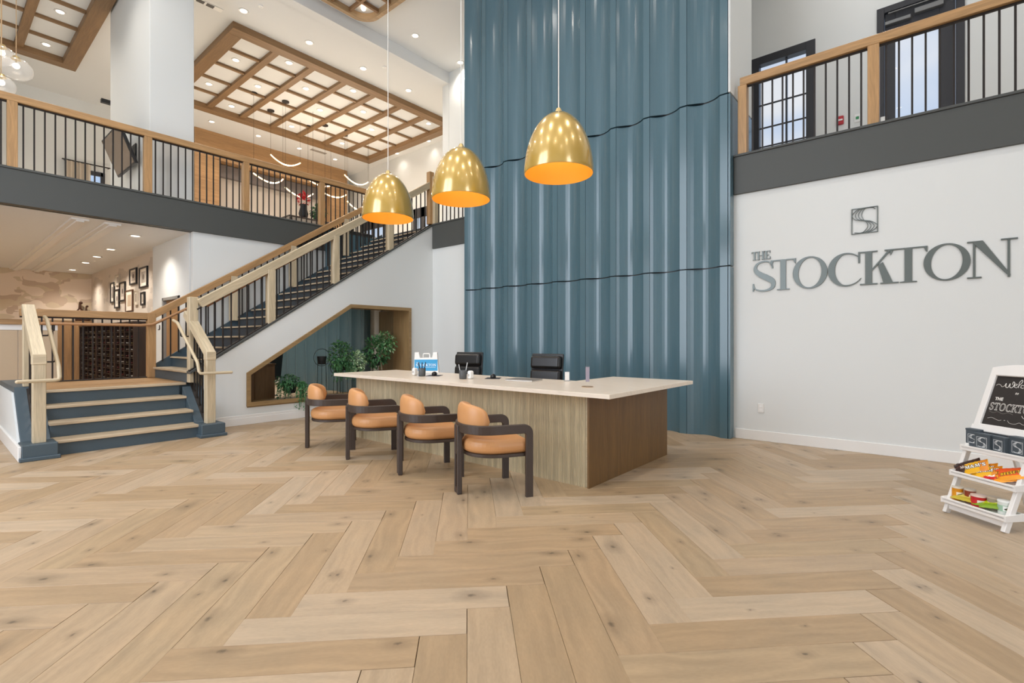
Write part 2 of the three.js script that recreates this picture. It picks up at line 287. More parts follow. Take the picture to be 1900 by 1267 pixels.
/* gallery wall with its window and glazed door */
{
  const w0 = onX(1397, 108, XG), w1 = onX(1513, 72, XG), d0 = onX(1627, 20, XG), d1 = onX(1790, 0, XG), winTop = w1.y, doorTop = d0.y, winSill = UP + 0.05;
  const za = w0.z - 0.03, zb = w1.z, zc = d0.z, zd = d1.z;
  struct('wall_gallery', [box(XG, XG + 0.25, UP - 0.02, C2, ZB, za, 0), box(XG, XG + 0.25, UP - 0.02, C2, zb, zc, 0), box(XG, XG + 0.25, UP - 0.02, C2, zd, ZF + 0.2, 0), box(XG, XG + 0.25, winTop, C2, za, zb, 0), box(XG, XG + 0.25, doorTop, C2, zc, zd, 0)], W);
  const win = structGroup('window_1'), f = 0.13;
  mesh('frame', [box(XG - 0.02, XG + 0.12, UP, winTop, za, za + f, 0.004), box(XG - 0.02, XG + 0.12, UP, winTop, zb - f, zb, 0.004), box(XG - 0.02, XG + 0.12, winTop - f, winTop, za + f, zb - f, 0.004), box(XG - 0.02, XG + 0.12, UP, UP + 0.09, za + f, zb - f, 0.004)], M.darkFrame, win);
  const zm = onX(1458, 150, XG).z; mesh('mullion', box(XG + 0.03, XG + 0.09, UP + 0.09, winTop - f, zm - 0.012, zm + 0.012, 0.002), M.darkFrame, win);
  for (const py of [193, 236, 271]) { const y = onX(1415, py, XG).y; mesh('muntin', box(XG + 0.045, XG + 0.075, y - 0.01, y + 0.01, za + f, zb - f, 0.002), M.darkFrame, win); }
  mesh('pane', box(XG + 0.055, XG + 0.063, UP + 0.06, winTop - 0.08, za + 0.08, zb - 0.08, 0), M.glass, win);
  const door = structGroup('door_1');
  mesh('door_frame', [box(XG - 0.03, XG + 0.15, UP, doorTop, zc, zc + 0.09, 0.004), box(XG - 0.03, XG + 0.15, UP, doorTop, zd - 0.09, zd, 0.004), box(XG - 0.03, XG + 0.15, doorTop - 0.09, doorTop, zc + 0.09, zd - 0.09, 0.004)], M.darkFrame, door);
  const g0 = onX(1661, 200, XG).z, g1 = onX(1743, 200, XG).z;
  mesh('leaf', [box(XG + 0.02, XG + 0.07, UP + 0.01, doorTop - 0.09, zc + 0.095, g0, 0.003), box(XG + 0.02, XG + 0.07, UP + 0.01, doorTop - 0.09, g1, zd - 0.095, 0.003), box(XG + 0.02, XG + 0.07, doorTop - 0.52, doorTop - 0.09, g0, g1, 0.003), box(XG + 0.02, XG + 0.07, UP + 0.01, UP + 0.2, g0, g1, 0.003)], M.darkFrame, door);
  mesh('pane', box(XG + 0.04, XG + 0.048, UP + 0.18, doorTop - 0.5, g0 - 0.02, g1 + 0.02, 0), M.glass, door);
  const zmid = (zc + zd) / 2, cy0 = onX(1700, 14, XG).y;
  mesh('door_closer', [box(XG - 0.06, XG + 0.02, cy0 - 0.1, cy0 - 0.03, zmid - 0.05, zmid + 0.27, 0.006), box(XG - 0.05, XG - 0.02, cy0 + 0.02, cy0 + 0.035, zmid - 0.35, zmid + 0.2, 0.002)], std(0x8c8e90, 0.35, { metalness: 0.7 }), door);
  mesh('header_sensor', box(XG - 0.06, XG + 0.02, cy0 - 0.14, cy0 - 0.09, zc + 0.1, zc + 0.4, 0.006), std(0x8c8e90, 0.35, { metalness: 0.7 }), door);
  const A = onX(1559, 224, XG - 0.01), B = onX(1591, 219, XG - 0.01);
  const t = thing('fire_alarm', 'small red fire alarm pull station on gallery wall', 'alarm', A.toArray());
  mesh('housing', box(-0.03, 0.012, -0.065, 0.065, -0.045, 0.045, 0.006), std(0xb8202c, 0.4), t); mesh('pull_bar', box(-0.042, -0.028, -0.012, 0.012, -0.035, 0.035, 0.003), M.white, t);
  const e = thing('exit_button', 'small white exit button with green mark beside fire alarm', 'button', B.toArray());
  mesh('plate', box(-0.008, 0.012, -0.06, 0.06, -0.038, 0.038, 0.003), M.white, e); mesh('button_face', box(-0.018, -0.006, -0.02, 0.02, -0.02, 0.02, 0.003), std(0x2f8a55, 0.4), e);
  const s = onX(1640, 222, XG - 0.02), sc = thing('door_sensor_box', 'small white box low beside the gallery door frame', 'sensor', s.toArray());
  mesh('housing', box(-0.03, 0.02, -0.04, 0.04, -0.04, 0.04, 0.006), M.white, sc);
}
/* blue fluted wall: concave flutes between flat fillets, in three tiers with a dark open joint between them */
function flute(z0, z1, xf, sag, y0, y1, first, last) {
  const n = 12, fillet = (z1 - z0) * 0.19, pts = [];
  for (let i = 0; i <= n; i++) { const t = i / n, q = 2 * t - 1; pts.push([z0 + 0.003 + (z1 - z0 - fillet) * t, xf + sag * (1 - q * q)]); }
  pts.push([z1 - 0.003, xf]); const back = xf + sag + 0.03;
  const pos = [], uv = [], tri = (a, b, c) => { pos.push(...a, ...b, ...c); };
  const rail = (p, y) => [p[1], y, p[0]];
  const all = [...pts, [z1 - 0.003, back], [z0 + 0.003, back]];
  for (let i = 0; i < all.length; i++) { const p = all[i], q = all[(i + 1) % all.length]; tri(rail(p, y0), rail(p, y1), rail(q, y1)); tri(rail(p, y0), rail(q, y1), rail(q, y0)); }
  const c = [back, 0, (z0 + z1) / 2];
  for (let i = 0; i < all.length; i++) { const p = all[i], q = all[(i + 1) % all.length]; tri([c[0], y1, c[2]], rail(q, y1), rail(p, y1)); tri([c[0], y0, c[2]], rail(p, y0), rail(q, y0)); }
  const g = new THREE.BufferGeometry(); g.setAttribute('position', new THREE.Float32BufferAttribute(pos, 3));
  g.computeVertexNormals(); const nn = g.attributes.normal, pp = g.attributes.position; // smooth normals over the scoop
  const R = (z) => { const t = (z - z0 - 0.003) / (z1 - z0 - fillet); return Math.atan2(sag * (-2 * (2 * t - 1)) * 2 / (z1 - z0 - fillet) / 2 * 1, 1); };
  for (let i = 0; i < pp.count; i += 3) {
    const nx = nn.getX(i), ny = nn.getY(i); if (nx > -0.3 || Math.abs(ny) > 0.5) continue;
    const zs = [0, 1, 2].map((k) => pp.getZ(i + k)); if (Math.max(...zs) > z1 - fillet + 0.004) continue;
    for (let k = 0; k < 3; k++) { const t = (pp.getZ(i + k) - z0 - 0.003) / (z1 - z0 - fillet), slope = sag * -2 * (2 * t - 1) * 2 / (z1 - z0 - fillet), L = Math.hypot(1, slope); nn.setXYZ(i + k, -1 / L, 0, slope / L); }
  }
  for (let i = 0; i < pp.count; i++) uv.push(pp.getZ(i), pp.getY(i)); g.setAttribute('uv', new THREE.Float32BufferAttribute(uv, 2));
  return g;
}
const SEAM1 = onX(1345, 494, 6.9).y, SEAM2 = onX(1352, 174, 6.9).y;
{
  const wf = structGroup('wall_fluted'), period = 0.5475, z0 = -6.96;
  for (let i = 0; i < 9; i++) for (const [y0, y1] of [[0, SEAM1 - 0.008], [SEAM1 + 0.008, SEAM2 - 0.01], [SEAM2 + 0.01, C2]]) mesh('flute_panel', flute(z0 + i * period, z0 + (i + 1) * period, 6.87, 0.1, y0, y1), M.blue, wf);
  mesh('backing', box(6.975, 7.01, 0, C2, -6.95, -2.04, 0), M.black, wf);
  for (const [y0, y1] of [[0, SEAM1 - 0.008], [SEAM1 + 0.008, SEAM2 - 0.01], [SEAM2 + 0.01, C2]]) mesh('side_panel', box(6.87, 7.9, y0, y1, -2.029, -2.0, 0.003), y0 > 4 ? M.wall : M.blue, wf);
  mesh('core', [box(7.0, 7.88, UP, C2, -6.95, -2.035, 0)], W, wf);
  mesh('end_panel', box(6.87, 7.9, 0, C2, -6.99, -6.962, 0.003), M.blue, wf);
  const wl = structGroup('wall_fluted_lower');
  for (let i = 0; i < 8; i++) mesh('flute_panel', flute(-14.75 + i * 0.5475, -14.75 + (i + 1) * 0.5475, 6.84, 0.075, 0, LOW), M.blue, wl);
  mesh('backing', box(6.92, 7.01, 0, LOW, -14.75, -10.37, 0), M.blue, wl);
  const wu = structGroup('wall_fluted_stair'); // blue flutes beside the head of the stair
  const g = []; for (let i = 0; i < 3; i++) { const f = flute(-0.4 * (i + 1), -0.4 * i, 0, 0.05, 2.55, UP - 0.1); f.rotateY(-Math.PI / 2); f.translate(5.62, 0, ZB + 0.005); mesh('flute_panel', f, M.blue, wu); }
}
/* stair wall with its niche opening */
{
  const cap = (x) => 0.842 + (x - 2.5) * 0.65;
  const hole = [[3.242, 0.28], [6.432, 0.28], [6.432, 1.965], [5.05, 1.965], [3.242, 0.8]];
  struct('wall_stair', extrude([[2.68, 0], [XW, 0], [XW, cap(XW) - 0.02], [2.68, cap(2.68) - 0.02]], 0.14, 0, [hole]).translate(0, 0, -8.24), W);
  struct('baseboard_stair', [box(2.69, XW, 0, 0.11, -8.1, -8.085, 0.003), box(2.69, XW, 0.11, 0.15, -8.1, -8.092, 0.003)], M.trim);
  // wooden lining of the niche: face trim and deep jambs
  const t = structGroup('trim_5'), w = 0.06, fz = -8.075, dz = -8.62, lining = wood(0xa98c62, 0.5);
  const sl = (1.965 - 0.8) / (5.05 - 3.242), k = w * Math.hypot(1, sl);
  const face = extrude([[3.242, 0.28], [6.432, 0.28], [6.432, 1.965], [5.05, 1.965], [3.242, 0.8]], 0.02, 0.002, [[[3.242 + w, 0.28 + w], [3.242 + w, 0.8 + w * sl - k + w * 0], [5.05 + w * 0.25, 1.965 - w], [6.432 - w, 1.965 - w], [6.432 - w, 0.28 + w]]]).translate(0, 0, fz - 0.02);
  mesh('face_trim', face, lining, t);
  mesh('sill', box(3.25, 6.42, 0.26, 0.31, dz, -8.09, 0.003), lining, t);
  mesh('head', box(5.05, 6.43, 1.92, 1.965, dz, -8.09, 0.003), lining, t);
  mesh('jamb', box(6.385, 6.43, 0.3, 1.93, dz, -8.09, 0.003), lining, t); mesh('jamb', box(3.245, 3.29, 0.3, 0.8, dz, -8.09, 0.003), lining, t);
  mesh('raking_head', bar(V(3.25, 0.79, -8.355), V(5.06, 1.955, -8.355), 0.53, 0.045, true), lining, t);
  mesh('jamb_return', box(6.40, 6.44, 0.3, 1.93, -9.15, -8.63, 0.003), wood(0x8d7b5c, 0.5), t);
  mesh('corner_panel', box(6.44, XW, 0, 2.6, -9.3, -9.15, 0), M.wall, t);
}
/* upper lounge behind the left balcony: wood portal and room beyond, wall trims */
{
  const h = structGroup('wall_portal'), zp = -18.35, x0 = 5.74, x1 = 11.3, xa = onZ(409, 330, zp).x, xb = onZ(612, 360, zp).x, yb = 7.4;
  mesh('portal_header', box(x0, x1, yb, C1, zp - 0.5, zp, 0.005), M.header, h);
  for (let i = 0; i < 5; i++) mesh('portal_panel', box(x0, xa, UP + i * 0.73, UP + (i + 1) * 0.73 - 0.006, zp - 0.5, zp, 0.004), M.header, h);
  for (let i = 0; i < 5; i++) mesh('portal_panel', box(xb, x1, UP + i * 0.73, UP + (i + 1) * 0.73 - 0.006, zp - 0.5, zp, 0.004), M.header, h);
  mesh('recess_wall', box(xa, xb, UP, yb, zp - 0.52, zp - 0.45, 0), std(0xb9afa4, 0.25), h);
  mesh('recess_rail', box(xa, xb, yb - 0.45, yb - 0.02, zp - 0.46, zp - 0.3, 0.01), std(0x6d6460, 0.4), h);
  // window on the far wall
  const w = structGroup('window_2'), a = onZ(152, 314, ZBACK), b = onZ(194, 325, ZBACK), top = a.y;
  mesh('frame', [box(a.x, b.x, top - 0.12, top, ZBACK - 0.02, ZBACK + 0.06, 0.004), box(b.x - 0.1, b.x, UP, top, ZBACK - 0.02, ZBACK + 0.06, 0.004), box(a.x, a.x + 0.05, UP, top, ZBACK - 0.02, ZBACK + 0.06, 0.004), box(a.x, b.x, top - 0.55, top - 0.52, ZBACK, ZBACK + 0.04, 0.002)], M.darkFrame, w);
  mesh('pane', box(a.x + 0.05, b.x - 0.1, UP, top - 0.12, ZBACK + 0.005, ZBACK + 0.012, 0), M.glass, w);
  const r0 = onZ(116, 294, ZBACK + 0.12), r1 = onZ(206, 313, ZBACK + 0.12), c = thing('curtain_rod', 'thin black curtain rod with pale sheer curtain on lounge wall', 'curtain', [r0.x, r0.y, r0.z]);
  mesh('rod', rod([V(0, 0, 0), V(r1.x - r0.x, 0, 0)], 0.018), M.steel, c); for (const k of [0.06, r1.x - r0.x - 0.05]) mesh('bracket', bar(V(k, 0, 0.01), V(k, 0, -0.115), 0.02, 0.03), M.steel, c);
  const pts = []; for (let i = 0; i <= 40; i++) pts.push([0.06 + i * 0.014, Math.sin(i * 0.9) * 0.03]); for (let i = 40; i >= 0; i--) pts.push([0.06 + i * 0.014, Math.sin(i * 0.9) * 0.03 + 0.006]);
  const cg = extrude(pts, r0.y - UP - 0.03, 0).rotateX(Math.PI / 2); mesh('sheer_curtain', cg.translate(0, -0.02, 0), new THREE.MeshPhysicalMaterial({ color: 0xe8dccb, roughness: 0.9, transmission: 0.4, thickness: 0 }), c);
  // doors of the far upper wall, beyond the head of the stair
  FARDOORS.forEach(([z0, z1], i) => {
    const g = structGroup('door_' + (i + 2)), t = FARTOP;
    mesh('door_frame', [box(XFAR - 0.05, XFAR, UP, t, z0, z0 + 0.14, 0.004), box(XFAR - 0.05, XFAR, UP, t, z1 - 0.14, z1, 0.004), box(XFAR - 0.05, XFAR, t - 0.35, t, z0, z1, 0.004), box(XFAR - 0.05, XFAR, UP, t, (z0 + z1) / 2 - 0.09, (z0 + z1) / 2 + 0.09, 0.004)], M.darkFrame, g);
    mesh('pane', box(XFAR - 0.02, XFAR - 0.014, UP + 0.1, t - 0.35, z0 + 0.1, z1 - 0.1, 0), M.glass, g);
  });
}
/* room under the left balcony: printed wallpaper, half wall, ceiling battens, door */
const paper = texture(512, 512, (u, v) => {
  const a = fbm(u * 5, v * 7, 5, 7, 201, 2), b = fbm(u * 7 + 0.3, v * 9, 7, 9, 233, 2), e = Math.abs(a - 0.5), g = a > 0.53 || (b > 0.54 && a > 0.44);
  const tan = [0.8, 0.71, 0.62], cream = [0.92, 0.85, 0.77], olive = [0.84, 0.77, 0.66]; return g ? (b > 0.52 ? tan : olive) : cream;
});
sized(paper, 1.7, 1.25);
const paperSide = texture(256, 256, (u, v) => { const a = fbm(u * 5, v * 6, 5, 6, 301, 3), g = a > 0.54 ? 0.82 : 0.9; return [g, g * 0.965, g * 0.925]; });
{
  const pm = std(0xffffff, 0.8, { map: paper });
  struct('wall_paper_back', box(XL, 3.24, 1.84, LOW, ZBACK, ZBACK + 0.012, 0), pm);
  const pale = std(0xffffff, 0.8, { map: sized(paperSide, 2.7, 1.6), color: 0xf4efe8 });
  struct('wall_paper_side', box(3.228, 3.24, 0, LOW, ZBACK, -12.4, 0), pale);
  struct('trim_6', [box(XL, 3.22, 1.8, 1.87, ZBACK, ZBACK + 0.28, 0.004)], M.beam);
  const wc = structGroup('wall_wainscot'); for (let x = XL; x < 3.2; x += 0.36) mesh('panel', box(x, Math.min(x + 0.352, 3.22), 0.02, 1.8, ZBACK, ZBACK + 0.26, 0.004), M.header, wc);
  const hw = structGroup('wall_half'), z = -11.15, xe = onZ(107, 650, z).x;
  mesh('core', box(XL, xe, 0, 1.5, z - 0.16, z - 0.012, 0), M.whitePaint, hw);
  for (let x = XL; x < xe - 0.05; x += 0.4) mesh('panel', box(x, Math.min(x + 0.394, xe), 0.12, 1.47, z - 0.012, z, 0.003), std(0xcbb497, 0.6), hw);
  mesh('skirting', box(XL, xe, 0, 0.12, z - 0.012, z + 0.012, 0.003), std(0xd6c2a6, 0.5), hw);
  mesh('white_strip', box(XL, xe, 1.47, 1.56, z - 0.2, z + 0.01, 0.003), M.whitePaint, hw);
  mesh('wood_cap', box(XL, xe + 0.03, 1.56, 1.63, z - 0.24, z + 0.05, 0.004), M.rail, hw);
  const ct = structGroup('trim_7'); // profiled battens on the low ceiling
  for (const px of [[33, 500, 140, 412], [74, 500, 200, 420]]) { const a = onY(px[0], px[1] + 8, LOW), b = onY(px[2], px[3], LOW); const x = b.x; mesh('ceiling_batten', [box(x - 0.11, x + 0.11, LOW - 0.03, LOW + 0.01, ZBACK, ZB - 0.35, 0.004), box(x - 0.05, x + 0.05, LOW - 0.055, LOW - 0.03, ZBACK, ZB - 0.35, 0.004)], M.trim, ct); }
  const d = structGroup('door_4'); mesh('door_frame', [box(3.09, 3.16, 0, 2.15, -10.78, -10.72, 0.003), box(3.09, 3.16, 0, 2.15, -11.72, -11.66, 0.003), box(3.09, 3.16, 2.09, 2.15, -11.72, -10.72, 0.003)], std(0x8d8b86, 0.5), d);
  mesh('door_leaf', box(3.15, 3.19, 0.01, 2.09, -11.66, -10.78, 0.003), wood(0xb48a5e, 0.5), d); mesh('handle', rod([V(3.15, 1.0, -10.88), V(3.09, 1.0, -10.88), V(3.09, 1.0, -11.0)], 0.011), M.steel, d);
}

/* ================= staircase ================= */
const RISE = 0.172, LAND = 4 * RISE, GO1 = 0.27, ZR1 = -7.55, XR1 = 2.5, GO2 = 4.5 / 17, ZS0 = -8.16, ZS1 = -9.93;
const nose = (x) => LAND + RISE + (x - XR1) * 0.65;
{
  const t = thing('staircase', 'staircase with pale wood treads and slate blue risers climbing to the balcony', 'stairs');
  for (let i = 0; i < 4; i++) mesh('riser', box(0.96, 2.42, i * RISE, (i + 1) * RISE - 0.034, ZR1 - i * GO1 - 0.02, ZR1 - i * GO1, 0.002), M.riser, t);
  for (let i = 0; i < 3; i++) mesh('tread', box(0.955, 2.425, (i + 1) * RISE - 0.034, (i + 1) * RISE, ZR1 - (i + 1) * GO1 - 0.005, ZR1 - i * GO1 + 0.03, 0.005, 0, i), M.tread, t);
  const zl = ZR1 - 3 * GO1 + 0.03;
  mesh('landing_edge', box(0.955, 2.5, LAND - 0.034, LAND, zl - 0.09, zl, 0.005, 0), M.tread, t);
  for (let i = 0, z = zl - 0.092; z > ZS1 - 0.05; i++, z -= 0.13) mesh('landing_board', box(0.8, 2.52, LAND - 0.03, LAND - 0.0005, Math.max(z - 0.128, ZS1 - 0.06), z, 0.002, 0, i * 0.7), wood(i % 2 ? 0xd2a878 : 0xcba070, 0.4), t);
  mesh('landing_deck', box(0.72, 2.68, LAND - 0.2, LAND - 0.03, ZS1 - 0.06, zl - 0.06, 0.003), M.riser, t);
  mesh('landing_face', box(0.72, 2.68, 0.0, LAND - 0.03, ZS1 - 0.07, ZS1 - 0.02, 0.003), W, t);
  // curbs of the lower flight, blue on top and towards the steps, white outside
  const prof = (dy) => [[-7.42, 0], [-7.42, 0.17 + dy], [-7.72, 0.17 + dy], [-8.36, 0.74 + dy], [-9.98, 0.74 + dy], [-9.98, 0]];
  const curb = (x0, x1, end) => { const p = prof(0).map(([z, y]) => [Math.max(z, end), y]); if (end > -9) { p.splice(3, 3, [end, 0.17 + (-7.72 - end) * 0.89], [end, 0]); } return extrude(p.map(([z, y]) => [-z, y]), x1 - x0, 0.003).rotateY(Math.PI / 2).translate(x0, 0, 0); };
  mesh('curb', curb(0.715, 0.955, -9.98), M.riser, t); mesh('curb', curb(2.425, 2.665, -8.24), M.riser, t);
  const skin = extrude([[7.43, 0], [7.43, 0.10], [7.72, 0.12], [8.36, 0.68], [9.98, 0.68], [9.98, 0]], 0.02, 0).rotateY(Math.PI / 2).translate(0.69, 0, 0);
  mesh('curb_skin', skin, W, t); mesh('curb_skirting', box(0.665, 0.692, 0, 0.16, -9.98, -7.45, 0.004), M.trim, t);
  for (const x of [0.835, 2.545]) { mesh('plinth', box(x - 0.145, x + 0.145, 0.03, 0.175, -7.72, -7.40, 0.006), M.riser, t); mesh('plinth_foot', box(x - 0.165, x + 0.165, 0, 0.04, -7.74, -7.38, 0.006), M.riser, t); }
  // main flight
  for (let i = 0; i < 18; i++) {
    const x = XR1 + i * GO2, y = LAND + i * RISE;
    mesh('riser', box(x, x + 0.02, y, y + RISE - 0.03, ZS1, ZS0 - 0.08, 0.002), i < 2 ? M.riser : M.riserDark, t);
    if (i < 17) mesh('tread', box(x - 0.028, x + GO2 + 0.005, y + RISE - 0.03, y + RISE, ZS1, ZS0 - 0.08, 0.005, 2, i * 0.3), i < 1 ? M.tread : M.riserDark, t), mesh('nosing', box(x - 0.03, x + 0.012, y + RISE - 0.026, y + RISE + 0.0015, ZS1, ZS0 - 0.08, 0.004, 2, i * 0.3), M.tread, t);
  }
  const str = (dy0, dy1, z0, z1) => extrude([[XR1 - 0.02, nose(XR1) + dy0], [XR1 - 0.02, nose(XR1) + dy1], [XW + 0.02, nose(XW) + dy1], [XW + 0.02, nose(XW) + dy0]], z1 - z0, 0.002).translate(0, 0, z0);
  mesh('string', str(-0.3, 0.02, ZS1 - 0.045, ZS1), M.riser, t);
  mesh('string_cap', str(-0.035, -0.005, -8.25, -8.085), M.fascia, t); mesh('string_shoe', str(-0.007, 0.014, -8.19, -8.13), M.steel, t);
  mesh('soffit', extrude([[XR1 + 0.3, nose(XR1 + 0.3) - 0.34], [XW, nose(XW) - 0.34], [XW, nose(XW) - 0.30], [XR1 + 0.3, nose(XR1 + 0.3) - 0.30]], ZS0 - 0.09 - ZS1, 0).translate(0, 0, ZS1), W, t);
}
/* railings: every baluster, post and rail is a part */
const balGeo = box(-0.0095, 0.0095, 0, 1, -0.0095, 0.0095, 0.0015);
function baluster(t, x, y0, y1, z) { const m = mesh('baluster', balGeo, M.steel, t); m.position.set(x, y0, z); m.scale.y = y1 - y0; return m; }
function post(t, x, y0, y1, z, mat = M.rail, w = 0.11) { return mesh('post', box(x - w / 2, x + w / 2, y0, y1, z - w / 2, z + w / 2, 0.004, 1, x * 3 + z), mat, t); }
function levelRailing(name, label, axis, fixed, from, to, posts, y0, top, mats = {}) {
  const t = thing(name, label, 'railing'), P = (a, y) => (axis === 'x' ? V(a, y, fixed) : V(fixed, y, a)), rail = mats.rail ?? M.rail;
  mesh('top_rail', bar(P(from, top), P(to, top), 0.12, 0.105, true), rail, t);
  mesh('sub_rail', bar(P(from, top - 0.105), P(to, top - 0.105), 0.035, 0.02, true), M.steel, t);
  mesh('bottom_rail', bar(P(from, y0 + 0.02), P(to, y0 + 0.02), 0.04, 0.018, true), M.steel, t);
  const ps = [...posts].sort((a, b) => a - b); for (const p of ps) post(t, P(p, 0).x, y0 + 0.002, top - 0.1, P(p, 0).z, mats.post ?? rail);
  const stops = [from, ...ps, to]; for (let i = 0; i + 1 < stops.length; i++) { const a = stops[i], b = stops[i + 1], n = Math.round((b - a) / 0.114); if (n > 1) for (let k = 1; k < n; k++) { const q = P(a + (b - a) * k / n, 0); baluster(t, q.x, y0 + 0.01, top - 0.11, q.z); } }
  return t;
}
const GTOP = 4.80;
{
  const px = (p) => onZ(p, 300, ZB + 0.03 - 0.06).x;
  levelRailing('balcony_railing', 'long balcony railing with oak rail and thin black balusters above the stair landing', 'x', ZB - 0.07, -2.9, XW - 0.22, [px(23) - 1.56, px(23), px(275), px(457), px(598)], UP, onZ(200, 221.4, ZB - 0.02).y);
  const pz = (p) => onX(p, 200, XW + 0.05).z;
  levelRailing('gallery_railing', 'gallery railing with oak rail above the wall sign', 'z', XW + 0.05, pz(1375) , ZF - 0.1, [pz(1379), pz(1621), pz(1621) + 1.5, pz(1621) + 3.0], UP, GTOP);
  levelRailing('landing_railing', 'short oak railing at the head of the stair beside the blue fluted wall', 'z', XW + 0.05, -8.14, -7.0, [-8.08], UP, GTOP, { rail: M.railPale });
}
{ // front railing of the main flight
  const t = thing('stair_railing', 'sloping pale oak stair railing along the lobby side of the stair', 'railing'), z = -8.16;
  const top = (x) => 1.905 + (x - 2.6) * 0.637, xe = XW - 0.02;
  mesh('top_rail', bar(V(2.58, top(2.58), z), V(xe, top(xe), z), 0.11, 0.125, true), M.railPale, t);
  mesh('sub_rail', bar(V(2.58, top(2.58) - 0.127, z), V(xe, top(xe) - 0.127, z), 0.035, 0.02, true), M.steel, t);
  mesh('newel', box(2.49, 2.605, LAND + 0.005, 1.935, z - 0.12, z - 0.005, 0.005, 1), M.railPale, t);
  const ps = [502, 622, 723].map((p) => onZ(p, 500, z).x); for (const x of ps) post(t, x, nose(x) - 0.03, top(x) - 0.12, z, M.railPale, 0.115);
  mesh('newel', box(xe - 0.055, xe + 0.06, UP + 0.002, GTOP + 0.1, z - 0.055, z + 0.06, 0.005, 1), M.rail, t);
  for (let x = 2.7; x < xe - 0.08; x += 0.1155) if (ps.every((p) => Math.abs(p - x) > 0.075)) baluster(t, x, nose(x) - 0.0, top(x) - 0.13, z);
  const hy = (x) => nose(x) + 0.80; mesh('handrail', rod([V(2.75, hy(2.75), z - 0.1), V(xe - 0.05, hy(xe - 0.05), z - 0.1)], 0.02), wood(0xc48f68, 0.4), t);
  for (const x of ps) mesh('bracket', rod([V(x, hy(x) - 0.07, z - 0.04), V(x, hy(x) - 0.07, z - 0.1), V(x, hy(x) - 0.01, z - 0.1)], 0.008, 0.02), M.steel, t);
}
{ // back railing of the main flight
  const t = thing('stair_railing', 'sloping stair railing on the wall side of the stair under the balcony', 'railing'), z = ZS1 + 0.03;
  const top = (x) => 1.80 + (x - 2.5) * 0.645, xe = XW - 0.02;
  mesh('top_rail', bar(V(2.44, top(2.44), z), V(xe, top(xe), z), 0.11, 0.11, true), M.rail, t);
  mesh('sub_rail', bar(V(2.44, top(2.44) - 0.112, z), V(xe, top(xe) - 0.112, z), 0.035, 0.02, true), M.steel, t);
  mesh('newel', box(2.40, 2.515, LAND + 0.005, 1.76, z - 0.055, z + 0.06, 0.005, 1), M.rail, t);
  const ps = [433, 543, 641].map((p) => onZ(p, 500, z).x); for (const x of ps) post(t, x, nose(x) + 0.01, top(x) - 0.1, z, M.railPale, 0.115);
  for (let x = 2.62; x < xe - 0.08; x += 0.1155) if (ps.every((p) => Math.abs(p - x) > 0.075)) baluster(t, x, nose(x) + 0.015, top(x) - 0.115, z);
  const hy = (x) => nose(x) + 0.68, z1 = z + 0.11; mesh('handrail', rod([V(1.12, 1.55, z1), V(2.43, 1.55, z1), V(3.0, hy(3.0) + 0.02, z1), V(xe - 0.05, hy(xe - 0.05), z1)], 0.022, 0.08), wood(0xc9996e, 0.4), t);
  for (const x of [2.55, ...ps]) mesh('bracket', rod([V(x, hy(x) - 0.09, z + 0.04), V(x, hy(x) - 0.09, z1), V(x, hy(x) - 0.02, z1)], 0.008, 0.02), M.steel, t);
  mesh('bracket', rod([V(1.25, 1.45, z + 0.04), V(1.25, 1.45, z1), V(1.25, 1.53, z1)], 0.01, 0.02), M.steel, t);
}
{ // railings of the landing
  const t = levelRailing('landing_railing', 'level oak railing across the back of the low stair landing', 'x', ZS1 + 0.03, 0.9, 2.40, [], LAND, 1.757);
}
function lowerRailing(x, inner, label, extend) {
  const t = thing('stair_railing', label, 'railing'), z0 = -7.56, z1 = -8.40, a = V(x, 1.15, z0 + 0.05), b = V(x, 1.745, z1);
  mesh('top_rail', bar(a, b, 0.115, 0.1, true), M.railPale, t); mesh('rail_end', box(x - 0.06, x + 0.06, 1.035, 1.152, z0 - 0.06, z0 + 0.062, 0.006, 0), M.railPale, t);
  mesh('newel', box(x - 0.055, x + 0.055, 0.172, 1.04, z0 - 0.055, z0 + 0.055, 0.005, 1), M.railPale, t);
  if (x < 1) mesh('newel', box(x - 0.05, x + 0.05, 0.745, 1.66, z1 - 0.05, z1 + 0.05, 0.005, 1), M.railPale, t);
  const g = (z) => 0.172 + (-7.72 - z) * 0.89, r = (z) => 1.15 + (z0 - z) * 0.7 - 0.1;
  for (let k = 1; k < 7; k++) { const z = z0 - 0.06 - k * 0.107; if (z < -8.31) break; baluster(t, x, Math.max(0.172, g(z)), r(z), z); }
  mesh('shoe', bar(V(x, 0.185, -7.72), V(x, g(-8.33) + 0.012, -8.33), 0.05, 0.02, true), M.steel, t);
  const hx = inner, y0 = 0.86, y1 = 1.0; // handrail with its level return at the foot
  mesh('handrail', rod([V(hx, 1.60, -8.52), V(hx, 1.56, -8.34), V(hx, y1, -7.52), V(hx, y0, -7.46), V(extend, y0, -7.44)], 0.021, 0.03), M.railPale, t);
  for (const z of [-7.75, -8.2]) { const y = y1 + (-7.52 - z) * 0.68; mesh('bracket', rod([V(x, y - 0.1, z), V(hx, y - 0.1, z), V(hx, y - 0.02, z)], 0.009, 0.02), M.steel, t); }
}
lowerRailing(0.84, 1.0, 'pale oak railing with square newel on curb beside the half wall', 0.66);
lowerRailing(2.55, 2.39, 'pale oak railing with square newel at foot of the stair wall', 2.78);

